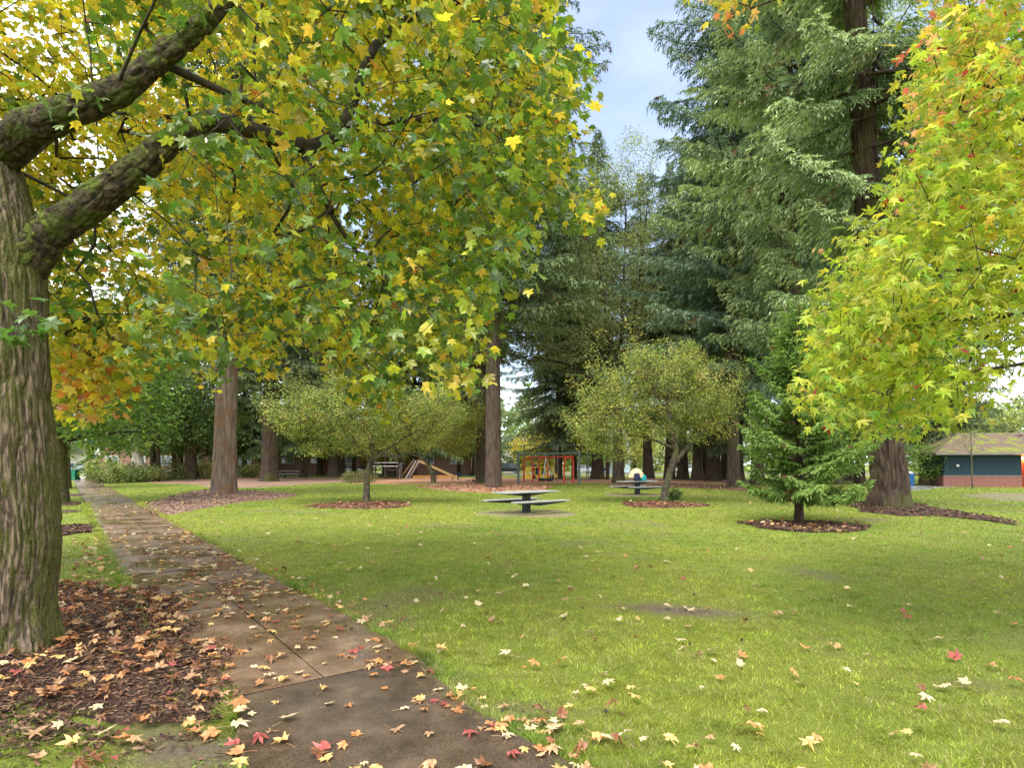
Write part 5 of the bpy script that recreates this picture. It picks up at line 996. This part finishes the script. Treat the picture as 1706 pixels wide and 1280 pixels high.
def bag(name, label, loc, mat, w, d, h, rz):
    o = empty(name, label, 'bag', loc, rz); b = BM(); b.box(-w / 2, w / 2, -d / 2, d / 2, 0, h, min(w, d) * .28)
    for v in b.b.verts: v.co.x *= 1 - .25 * (v.co.z / h) ** 2 + .04 * math.sin(v.co.z * 30); v.co.y *= 1 + .06 * math.sin(v.co.x * 25)
    b.build('body', M[mat], o, True); b = BM(); b.pipe([(-w * .22, 0, h * .93), (-w * .2, 0, h * 1.15), (0, 0, h * 1.24), (w * .2, 0, h * 1.15), (w * .22, 0, h * .93)], .012); b.build('strap', M[mat], o)
    b = BM(); b.box(-w * .3, w * .3, -d / 2 - .03, -d / 2 + .02, h * .15, h * .5, .012); b.build('pocket', M[mat], o); return o
bag('backpack', 'navy backpack under the umbrella on the picnic table', on2(-.22, -.20, .765), 'navy', .36, .24, .44, .4)
bag('tote_bag', 'teal bag beside the navy backpack on the picnic table', on2(.20, -.22, .765), 'teal', .40, .24, .32, .3)
# charcoal grill on a post
x, y, z = at(1030, 806); o = empty('park_grill', 'small black charcoal grill on a post by the second table', 'grill', (x, y, z)); b = BM(); b.bar((0, 0, -.1), (0, 0, .8), .05); b.build('post', M['rubber'], o); b = BM(); b.box(-.26, .26, -.2, .2, .8, .84); b.box(-.26, -.24, -.2, .2, .84, 1.05); b.box(.24, .26, -.2, .2, .84, 1.05); b.box(-.24, .24, .18, .2, .84, 1.05); b.build('firebox', M['rubber'], o)

# swing frame with red climbing arches
def gpt(px, py): x, y, z = at(px, py); return Vector((x, y, z))
A_, B_ = gpt(863.5, 807), gpt(965, 808.5); sw = empty('swing_set', 'grey green steel swing frame over the wood chips', 'swing frame', A_); hA = 2.72
def lp(v): return v - A_
for q in (A_, B_):
    b = BM(); b.bar(lp(q) - Vector((0, 0, .2)), lp(q) + Vector((0, 0, hA)), .10, 10); b.ball(lp(q) + Vector((0, 0, hA)), .13); b.build('post', M['grey_green'], sw)
b = BM(); b.bar(lp(A_) + Vector((0, 0, hA - .12)), lp(B_) + Vector((0, 0, hA - .12)), .075, 10); b.build('top_beam', M['grey_green'], sw)
mid = A_.lerp(B_, .47); b = BM(); b.box(-.14, .14, -.14, .14, -.22, .08, .02, M=Matrix.Translation(lp(mid) + Vector((0, 0, hA - .12)))); b.build('swivel', M['grey_green'], sw)
ts = empty('tire_swing', 'black tire swing hanging from the grey green frame', 'swing', mid + Vector((0, 0, .42)))
b = BM(); b.b.free(); b.b = bmesh.new(); R_t = [(.5 * math.cos(a), .5 * math.sin(a), 0) for a in [i * PI / 12 for i in range(25)]]; b.pipe(R_t, .13, 10); b.build('tire', M['rubber'], ts, True)
b = BM()
for k in range(3): a = k * 2.094; b.bar((.5 * math.cos(a), .5 * math.sin(a), .1), (0, 0, hA - .82), .02)
b.build('chains', M['steel'], ts)
ar = empty('climbing_arches', 'red steel arches joined by a red overhead beam', 'climbing frame', A_)
for pxa, pxb, py in ((872.5, 887.5, 804.5), (898, 912.5, 804.5), (940, 955, 806.5)):
    a, b2 = gpt(pxa, py), gpt(pxb, py); w2 = (b2 - a).length / 2; c = (a + b2) / 2; ux = (b2 - a).normalized(); hh = 2.30; pts = [lp(a) - Vector((0, 0, .2)), lp(a) + Vector((0, 0, .8)), lp(a) + Vector((0, 0, hh - w2))]
    for k in range(1, 12): th = PI - k * PI / 12; pts.append(lp(c) + ux * math.cos(th) * w2 + Vector((0, 0, hh - w2 + math.sin(th) * w2)))
    pts += [lp(b2) + Vector((0, 0, hh - w2)), lp(b2) + Vector((0, 0, .8)), lp(b2) - Vector((0, 0, .2))]; b = BM(); b.pipe([tuple(v) for v in pts], .075, 10); b.build('arch', M['red'], ar, True)
a, b2 = gpt(880, 804.5), gpt(955, 806.5); b = BM(); b.bar(lp(a) + Vector((0, 0, 2.36)), lp(b2) + Vector((0, 0, 2.36)), .06); b.bar(lp(a) + Vector((.1, .35, 2.36)), lp(b2) + Vector((.1, .35, 2.36)), .06)
for k in range(7): f = (k + .5) / 7; q = lp(a).lerp(lp(b2), f); b.bar(q + Vector((0, 0, 2.36)), q + Vector((.1, .35, 2.36)), .025)
b.build('overhead_beam', M['red'], ar)
# single swing hanging further back
q = gpt(933, 800); q2 = empty('belt_swing', 'small white swing seat on long chains by the dark slim fir', 'swing', q + Vector((-.9, -6, .45))); b = BM(); b.box(-.22, .22, -.1, .1, 0, .03, .01); b.build('seat', M['white'], q2); b = BM(); b.bar((-.2, 0, .03), (-.2, 0, 3.2), .012); b.bar((.2, 0, .03), (.2, 0, 3.2), .012); b.build('chains', M['steel'], q2)
q3 = empty('swing_gantry', 'thin grey swing gantry behind the red arches', 'swing frame', q + Vector((-.9, -6, 0))); b = BM()
b.bar((-3.2, 0, 3.65), (3.2, 0, 3.65), .05)
for s in (-3.2, 3.2): b.bar((s, -.9, -.3), (s, 0, 3.65), .045); b.bar((s, .9, -.3), (s, 0, 3.65), .045)
q3b = b.build('gantry_frame', M['grey_green'], q3)

# yellow play bus
q = at(900, 798.5); pb = empty('play_bus', 'yellow bus shaped playhouse behind the climbing arches', 'playhouse', (q[0], q[1], q[2]), .15); b = BM()
b.box(-1.5, 1.5, -.65, -.6, .12, .5); b.box(-1.5, 1.5, .6, .65, .12, .5); b.box(-1.5, 1.5, -.7, .7, 1.3, 1.42, .03)
for x_ in (-1.46, -.75, -.02, .7, 1.42): b.box(x_ - .05, x_ + .05, -.65, -.6, .5, 1.3); b.box(x_ - .05, x_ + .05, .6, .65, .5, 1.3)
b.box(1.5, 2.1, -.6, .6, .12, .62, .06); b.build('body', M['yellow'], pb)
for s in (-.68, .60):
    for x_ in (-.9, 1.2): b = BM(); b.bar((x_, s, .22), (x_, s + .08, .22), .24, 14); b.build('wheel', M['rubber'], pb)
b = BM(); b.box(-1.0, .9, -.45, .45, .3, .5, .02); b.box(-.6, -.3, -.45, .45, .5, 1.0, .02); b.build('seat', M['blue_plastic'], pb)
q = at(882, 798.5); pp = empty('play_panel', 'small yellow play panel left of the play bus', 'play panel', q); b = BM(); b.box(-.45, .45, -.04, .04, 0, .35); b.box(-.45, -.3, -.04, .04, .35, 1.1); b.box(.3, .45, -.04, .04, .35, 1.1); b.box(-.45, .45, -.04, .04, 1.1, 1.25); b.build('panel', M['yellow'], pp)  # upright yellow play panel, open in the middle
q = at(890, 798); b = BM(); b.ball((0, 0, 1.25), .55, 1, .6, .8); b.bar((0, 0, 0), (0, 0, .9), .06); o = b.build('spinner', M['blue_plastic']); o.location = q; tag(o, 'round navy spinner on a post beside the play bus', 'spinner')

# slide with ladder
a = gpt(678, 799); sl = empty('slide', 'yellow timber slide with a steel ladder on the wood chips', 'slide', a, -.55)
top = Vector((1.55, 0, 2.05))
b = BM()
for s in (-.3, .3): b.bar((0, s, 0), (top.x, s, top.z), .07)
b.build('ladder_rail', M['ladder'], sl); b = BM()
for k in range(1, 9): f = k / 9; b.box(top.x * f - .10, top.x * f + .10, -.26, .26, top.z * f - .02, top.z * f + .02)
b.build('steps', M['ladder'], sl)
b = BM()
for s in (-.5, .5): b.bar((-.75, s, -.1), (top.x - .1, s, top.z + .15), .05); 
b.build('timber_brace', M['timber'], sl)
b = BM(); e = Vector((6.6, 0, .35)); st = top + Vector((.2, 0, .0)); dd_ = (e - st); ang = math.atan2(-dd_.z, dd_.x); Mx = Matrix.Translation((st + e) / 2) @ Matrix.Rotation(ang, 4, 'Y'); Lh = dd_.length / 2
b.box(-Lh, Lh, -.2, .2, -.03, .0, M=Mx); b.box(-Lh, Lh, -.24, -.2, -.05, .09, M=Mx); b.box(-Lh, Lh, .2, .24, -.05, .09, M=Mx); b.build('chute', M['timber'], sl)
b = BM(); b.bar((4.2, 0, 1.15), (4.2, 0, -.1), .05); b.bar((6.4, 0, .3), (6.4, 0, -.1), .05); b.build('support', M['blue_plastic'], sl)
q = gpt(782, 801); bs = empty('balance_ramp', 'navy plastic ramp beside the chute foot', 'ramp', q); b = BM(); b.box(-1.5, 1.3, -.3, .3, -.03, .03, .01, M=Matrix.Translation((0, 0, .45)) @ Matrix.Rotation(.26, 4, 'Y')); b.build('deck', M['blue_plastic'], bs); b = BM(); b.bar((-1.2, 0, .7), (-1.2, 0, -.1), .07); b.bar((.9, 0, .2), (.9, 0, -.1), .09); b.build('post', M['blue_plastic'], bs)
q = gpt(789, 804); ss_ = empty('seesaw', 'pale wooden plank seesaw tipped onto the chips', 'seesaw', q, .2); b = BM(); b.box(-1.2, 1.2, -.14, .14, -.03, .03, .01, M=Matrix.Translation((0, 0, .27)) @ Matrix.Rotation(-.22, 4, 'Y')); b.build('plank', M['timber'], ss_); b = BM(); b.bar((0, -.2, .14), (0, .2, .14), .11, 12); b.build('pivot', M['dark'], ss_)
q0, q1 = gpt(688, 797.5), gpt(762, 797.5); bb = empty('border_beam', 'long orange timber border of the playground', 'border', q0); b = BM(); v = q1 - q0; b.box(0, v.length, -.12, .12, -.1, .36, .01, M=v.to_track_quat('X', 'Z').to_matrix().to_4x4()); b.build('beam', M['orange'], bb)
# climbing tower left of the slide
q = at(647, 799); tw = empty('play_tower', 'dark timber play tower with steel rails', 'play tower', q)
for x_ in (-1.6, -.2, 1.2):
    for y_ in (-.8, .8): b = BM(); b.box(x_ - .07, x_ + .07, y_ - .07, y_ + .07, -.1, 2.5); b.build('post', M['dark'], tw)
b = BM(); b.box(-1.7, 1.3, -.9, .9, 1.0, 1.1); b.build('deck', M['dark'], tw)
for z_ in (1.45, 1.85): b = BM(); b.bar((-1.6, -.9, z_), (1.2, -.9, z_), .03); b.build('rail', M['steel'], tw)
b = BM(); b.prism([(-1.9, 2.45), (1.5, 2.45), (-.2, 3.1)], -1.0, 1.0); b.build('roof', M['dark'], tw)
b = BM()
for k in range(6): b.bar((1.3 + .02 * k, -.5, .2 + .28 * k), (1.3 + .02 * k, .5, .2 + .28 * k), .025)
b.bar((1.3, -.5, 0), (1.42, -.5, 1.9), .03); b.bar((1.3, .5, 0), (1.42, .5, 1.9), .03); b.build('ladder', M['steel'], tw)
# low rail fence by the shrub
for i, px in enumerate((622, 676)):
    pass
q0, q1 = gpt(612, 798.5), gpt(668, 798.5); rf = empty('rail_fence', 'thin grey green rail fence behind the low shrub', 'fence', q0); v = q1 - q0
for k in range(5): b = BM(); s = v * (k / 4); b.bar((s.x, s.y, -.1), (s.x, s.y, 1.05), .035); b.build('post', M['grey_green'], rf)
b = BM(); b.bar((0, 0, 1.0), (v.x, v.y, 1.0), .03); b.bar((0, 0, .55), (v.x, v.y, .55), .025); b.build('rails', M['grey_green'], rf)

# park restroom on the right
q = at(1572, 811.5); RXx, RYy, RZz = q; rb = empty('park_restroom', 'park restroom with dark blue and brick walls under a mossy shingle roof', 'building', (RXx, RYy, RZz), -.27); k = RYy / 1000
wx = 110 * k; Hh = 2.42
b = BM(); b.box(0, wx, 0, 5, -.2, .86); b.build('brick_wall', M['brick_pink'], rb); b = BM(); b.box(.02, wx - .02, .03, 4.97, .86, Hh); 
b.build('board_wall', M['blue_wall'], rb); b = BM(); b.box(-.01, wx + .01, -.03, 0, .83, .89); b.build('sill_band', M['fascia'], rb)
b = BM(); b.box(wx, wx + 7, 1.6, 5, -.2, Hh); b.box(wx + 4.6, wx + 7, 0, 1.6, -.2, Hh); b.build('recess_wall', M['brick_red'], rb)
b = BM(); b.box(wx + .9, wx + 1.9, 1.54, 1.597, 0, 2.05, .01); dr = b.build('door', M['blue_wall'], rb); b = BM(); b.bar((wx + 1.75, 1.50, 1.0), (wx + 1.75, 1.54, 1.0), .035); b.build('handle', M['steel'], dr)
b = BM(); ey0, ey1, ez, rz_ = -.75, 5.8, Hh + .02, Hh + 1.6; x0, x1 = -.75, wx + 8
V = [(x0, ey0, ez), (x1, ey0, ez), (x1, ey1, ez), (x0, ey1, ez), (x0 + 2.6, 2.5, rz_), (x1, 2.5, rz_), (x1, 2.5, ez)]
bmr = bmesh.new(); xs = np.linspace(0, 1, 60); ys = np.linspace(0, 1, 26); gr = {}
for i, fx in enumerate(xs):
    for j, fy in enumerate(ys):
        xa = (x0 + 2.6 * fy) + (x1 - x0 - 2.6 * fy) * fx; ya = ey0 + (2.5 - ey0) * fy; za = ez + .14 + (rz_ - ez) * fy + (.022 * ((fy * 13) % 1) if True else 0); gr[i, j] = bmr.verts.new((xa, ya, za))
for i in range(59):
    for j in range(25): bmr.faces.new((gr[i, j], gr[i + 1, j], gr[i + 1, j + 1], gr[i, j + 1]))
b.b.free(); b.b = bmr
vv = [b.b.verts.new(v_) for v_ in ((x0, ey0, ez + .14), (x0, ey1, ez + .14), (x0 + 2.6, 2.5, rz_ + .14))]; b.b.faces.new(vv)
vv = [b.b.verts.new(v_) for v_ in ((x0, ey1, ez + .14), (x1, ey1, ez + .14), (x1, 2.5, rz_ + .14), (x0 + 2.6, 2.5, rz_ + .14))]; b.b.faces.new(vv)
rf_ = b.build('roof', M['shingle'], rb)
b = BM(); b.box(x0, x1, ey0 - .03, ey0 - .003, ez - .02, ez + .16); b.box(x0 - .03, x0 - .003, ey0, ey1, ez - .02, ez + .16); b.build('fascia', M['fascia'], rf_)
b = BM(); b.box(x0 + .02, x1 - .02, ey0 + .02, ey1 - .02, ez, ez + .03); b.build('soffit', M['fascia'], rf_)
b = BM(); px_ = 127 * k; b.bar((px_, 2.0, ez + .9), (px_, 2.0, ez + 1.45), .12, 12); b.bar((px_, 2.0, ez + 1.45), (px_, 2.0, ez + 1.53), .18, 12); b.build('vent_pipe', M['dark'], rf_)
b = BM(); b.bar((20 * k, -.06, 1.62), (20 * k, .03, 1.62), .10, 16); b.build('wall_lamp', M['white'], rb)
b = BM(); b.bar((wx + .75, 1.52, 2.2), (wx + .75, 1.6, 2.2), .10, 16); b.build('recess_lamp', M['lamp_red'], rb)
ld = bpy.data.lights.new('recess_lamp_light', 'POINT'); ld.energy = 60; ld.color = (1, .35, .12); ld.shadow_soft_size = .1; lo = bpy.data.objects.new('recess_lamp_light', ld); C.objects.link(lo); lo.location = Vector((RXx, RYy, RZz)) + Matrix.Rotation(-.27, 3, 'Z') @ Vector((wx + .75, 1.38, 2.15))
# young street tree before the restroom
broad('young_tree', 'thin young tree standing before the blue restroom wall', 1620, 814, [(0, 0, -.05, .055), (-.03, 0, 1.2, .045), (-.08, 0, 2.4, .035), (-.12, 0, 4.0, .015)], [[(-.06, 0, 2.2, .02), (.3, 0, 2.6, .012), (.9, 0, 2.75, .006)], [(-.06, 0, 2.3, .02), (-.5, 0, 3.0, .008)]], [(.1, 0, 3.5, 1.1, .9, .9)], 60, 9, .15, (.08, .13), OLs, (1, 1, 1), 91, OV4, rt=.004)
# bin and sign by the restroom path
q = at(1516, 811); o = empty('litter_bin', 'blue litter bin on the restroom path beside the furrowed old trunk', 'litter bin', q); b = BM(); b.bar((0, 0, 0), (0, 0, 1.0), .27, 20, .30); b.build('body', M['blue_bin'], o, False); b = BM(); b.bar((0, 0, 1.0), (0, 0, 1.1), .33, 20, .22); b.ball((0, 0, 1.1), .2, 1, 1, .5); b.build('lid', M['steel'], o)
q = at(1512, 808); o = empty('notice_sign', 'small white notice on a post behind the blue bin', 'sign', q); b = BM(); b.bar((0, 0, -.1), (0, 0, 2.6), .05, 8); b.build('post', M['timber'], o); b = BM(); b.box(-.24, .24, -.07, -.051, 1.95, 2.45, .005); b.build('panel', M['white'], o); b = BM(); b.box(-.16, .16, -.075, -.0705, 2.1, 2.3); b.build('notice_print', M['dark_green'], o)
# street sign at the end of the path
for px, hh_, lab in ((158.5, 3.9, 'taller green street sign post at the end of the path'), (163.5, 3.3, 'second thinner sign post at the end of the path')):
    q = at(px, 803.5); o = empty('sign_post', lab, 'sign', q); b = BM(); b.bar((0, 0, -.1), (0, 0, hh_), .05, 8); b.build('post', M['grey_green'], o)
    b = BM(); b.box(-.5, .5, -.02, .02, hh_ - .3, hh_ - .02) if px < 160 else b.box(-.25, .25, -.075, -.052, hh_ - .7, hh_ - .1); b.build('blade', M['blue_bin'] if px < 160 else M['white'], o)
q = at(124, 800); o = empty('wheelie_bin', 'green wheelie bin beside the end of the path', 'bin', q); b = BM(); b.prism([(-.28, 0), (.28, 0), (.33, 1.0), (-.33, 1.0)], -.35, .35); b.build('body', M['green_plastic'], o); b = BM(); b.box(-.36, .36, -.4, .38, 1.0, 1.07, .02); b.build('lid', M['green_plastic'], o); b = BM(); b.bar((-.3, .38, .12), (-.24, .38, .12), .12, 12); b.bar((.24, .38, .12), (.3, .38, .12), .12, 12); b.build('wheels', M['rubber'], o)
# cars
def car(label, X, Y, rz, mat, van=False, z=.10):
    t = empty('parked_car', label, 'car', (X, Y, z), rz, 'cars parked along the far street'); b = BM(); Hh = 1.85 if van else 1.45
    b.prism([(-2.2, .35), (-2.25, .75), (-2.1, .92), (-.9 if not van else -1.7, .98), (1.4, .98), (2.15, .85), (2.25, .6), (2.2, .35)], -.88, .88); b.b.normal_update(); bmesh.ops.bevel(b.b, geom=b.b.edges[:], offset=.07, segments=2, affect='EDGES'); b.build('body', M[mat], t, False)
    b = BM(); r0, r1 = (-1.55, 1.5) if van else (-1.2, .9); b.prism([(r0 - .35, .97), (r0 + .15, Hh - .05), (r1 - .35, Hh - .05), (r1 + .35, .97)], -.76, .76); b.build('windows', M['glass'], t)
    b = BM(); b.box(r0 + .12, r1 - .32, -.74, .74, Hh - .05, Hh, .02); b.box(-.05, .05, -.78, .78, .98, Hh - .052); b.build('roof', M[mat], t)
    for x_ in (-1.4, 1.4):
        for s in (-.9, .72): b = BM(); b.bar((x_, s, .32), (x_, s + .18, .32), .32, 16); w_ = b.build('wheel', M['rubber'], t); b = BM(); b.bar((x_, s - .01 if s < 0 else s + .17, .32), (x_, s + .01 if s < 0 else s + .19, .32), .18, 12); b.build('rim', M['steel'], w_)
    for s in (-.62, .62): b = BM(); b.box(2.2, 2.27, s - .17, s + .17, .62, .76, .02); b.build('headlight', M['white'], t)
    return t
car('white van standing where the footpath meets the street', U(133, 106), 104, 1.2, 'car_white', True)
car('blue grey car seen between the street trees', U(111, 96), ROAD_Y + 2, 1.5, 'car_grey')
car('silver car left of the flared fir', U(973, 100), ROAD_Y + 1.4, 0, 'car_silver'); car('dark car close behind the silver car', U(990, 104), ROAD_Y + 4, 3.1, 'car_dark'); car('white car glimpsed through the far fir row', U(1146, 101), ROAD_Y + 1.5, 0, 'car_white'); car('dark van parked beyond the seesaw', U(845, 104), ROAD_Y + 4.4, 3.14, 'car_dark', True); car('white car behind the low shrub', U(588, 92), ROAD_Y - 8, 0, 'car_white')
# brick apartment building
Y0 = 86.0
def building(label, x0, x1, Y, h, wall, roofm, rows, name='apartment_building', depth=9, win=(1.7, 1.25), gap=3.4, trim='white', roofh=2.2, slant=0):
    t = empty(name, label, 'building', (x0, Y, 0), slant); L = x1 - x0; b = BM(); b.box(0, L, 0, depth, -.3, h); b.build('wall', M[wall], t)
    b = BM(); b.prism([(-.6, h + .01), (L + .6, h + .01), (L - .8, h + roofh), (.8, h + roofh)], -.6, depth + .6); b.build('roof', M[roofm], t)
    nwin = int(L / gap)
    for zc, wh in rows:
        for i in range(nwin):
            cx_ = (i + .5) * L / nwin; ww_ = win[0]
            b = BM()
            for (a0, a1, c0, c1) in ((-ww_ / 2 - .1, ww_ / 2 + .1, wh / 2, wh / 2 + .1), (-ww_ / 2 - .1, ww_ / 2 + .1, -wh / 2 - .1, -wh / 2), (-ww_ / 2 - .1, -ww_ / 2, -wh / 2, wh / 2), (ww_ / 2, ww_ / 2 + .1, -wh / 2, wh / 2), (-.03, .03, -wh / 2, wh / 2)): b.box(cx_ + a0, cx_ + a1, -.06, -.002, zc + c0, zc + c1)
            fr_ = b.build('window', M[trim], t); b = BM(); b.box(cx_ - ww_ / 2, cx_ + ww_ / 2, -.03, -.004, zc - wh / 2, zc + wh / 2); b.build('pane', M['glass'], fr_)
    return t
building('long low brick apartment building behind the hedge bushes', U(165, Y0), U(430, Y0), Y0, 4.6, 'brick', 'roof_grey', ((2.2, 1.2), (.45, .55)))
building('brick building behind the far picnic table and thick fir', U(455, Y0 + 4), U(600, Y0 + 4), Y0 + 4, 4.6, 'brick', 'roof_grey', ((2.5, 1.2),))
building('brick building behind the play tower and slide', U(640, Y0 + 5), U(785, Y0 + 5), Y0 + 5, 4.4, 'brick', 'roof_grey', ((2.4, 1.2),))
building('pale blue two storey house beyond the parked cars', U(1000, 118), U(1050, 118), 118, 6.4, 'house_blue', 'roof_grey', ((1.6, 1.2), (4.4, 1.2)), 'house', win=(1.1, 1.2), gap=2.8)
building('cream house seen between the far firs', U(1130, 120), U(1215, 120), 120, 4.6, 'house_cream', 'roof_grey', ((1.7, 1.2),), 'house', win=(1.3, 1.2), gap=3)
building('grey roofed cream house left of the swing frame', U(838, 122), U(862, 122), 122, 5.0, 'house_cream', 'roof_grey', ((1.7, 1.2),), 'house', win=(1.1, 1.2), gap=2.5)
building('cream bungalow at the far end of the footpath', U(60, 124), U(150, 124), 124, 4.0, 'house_cream', 'roof_grey', ((1.7, 1.2),), 'house', win=(1.3, 1.2), gap=3)
# timber post in the row
q = at(1012, 800); b = BM(); b.bar((0, 0, -.1), (0, 0, 2.9), .22, 10, .19); o = b.build('timber_post', M['bark_fir_dark']); o.location = q; tag(o, 'plain brown timber post right of the flared fir', 'post')
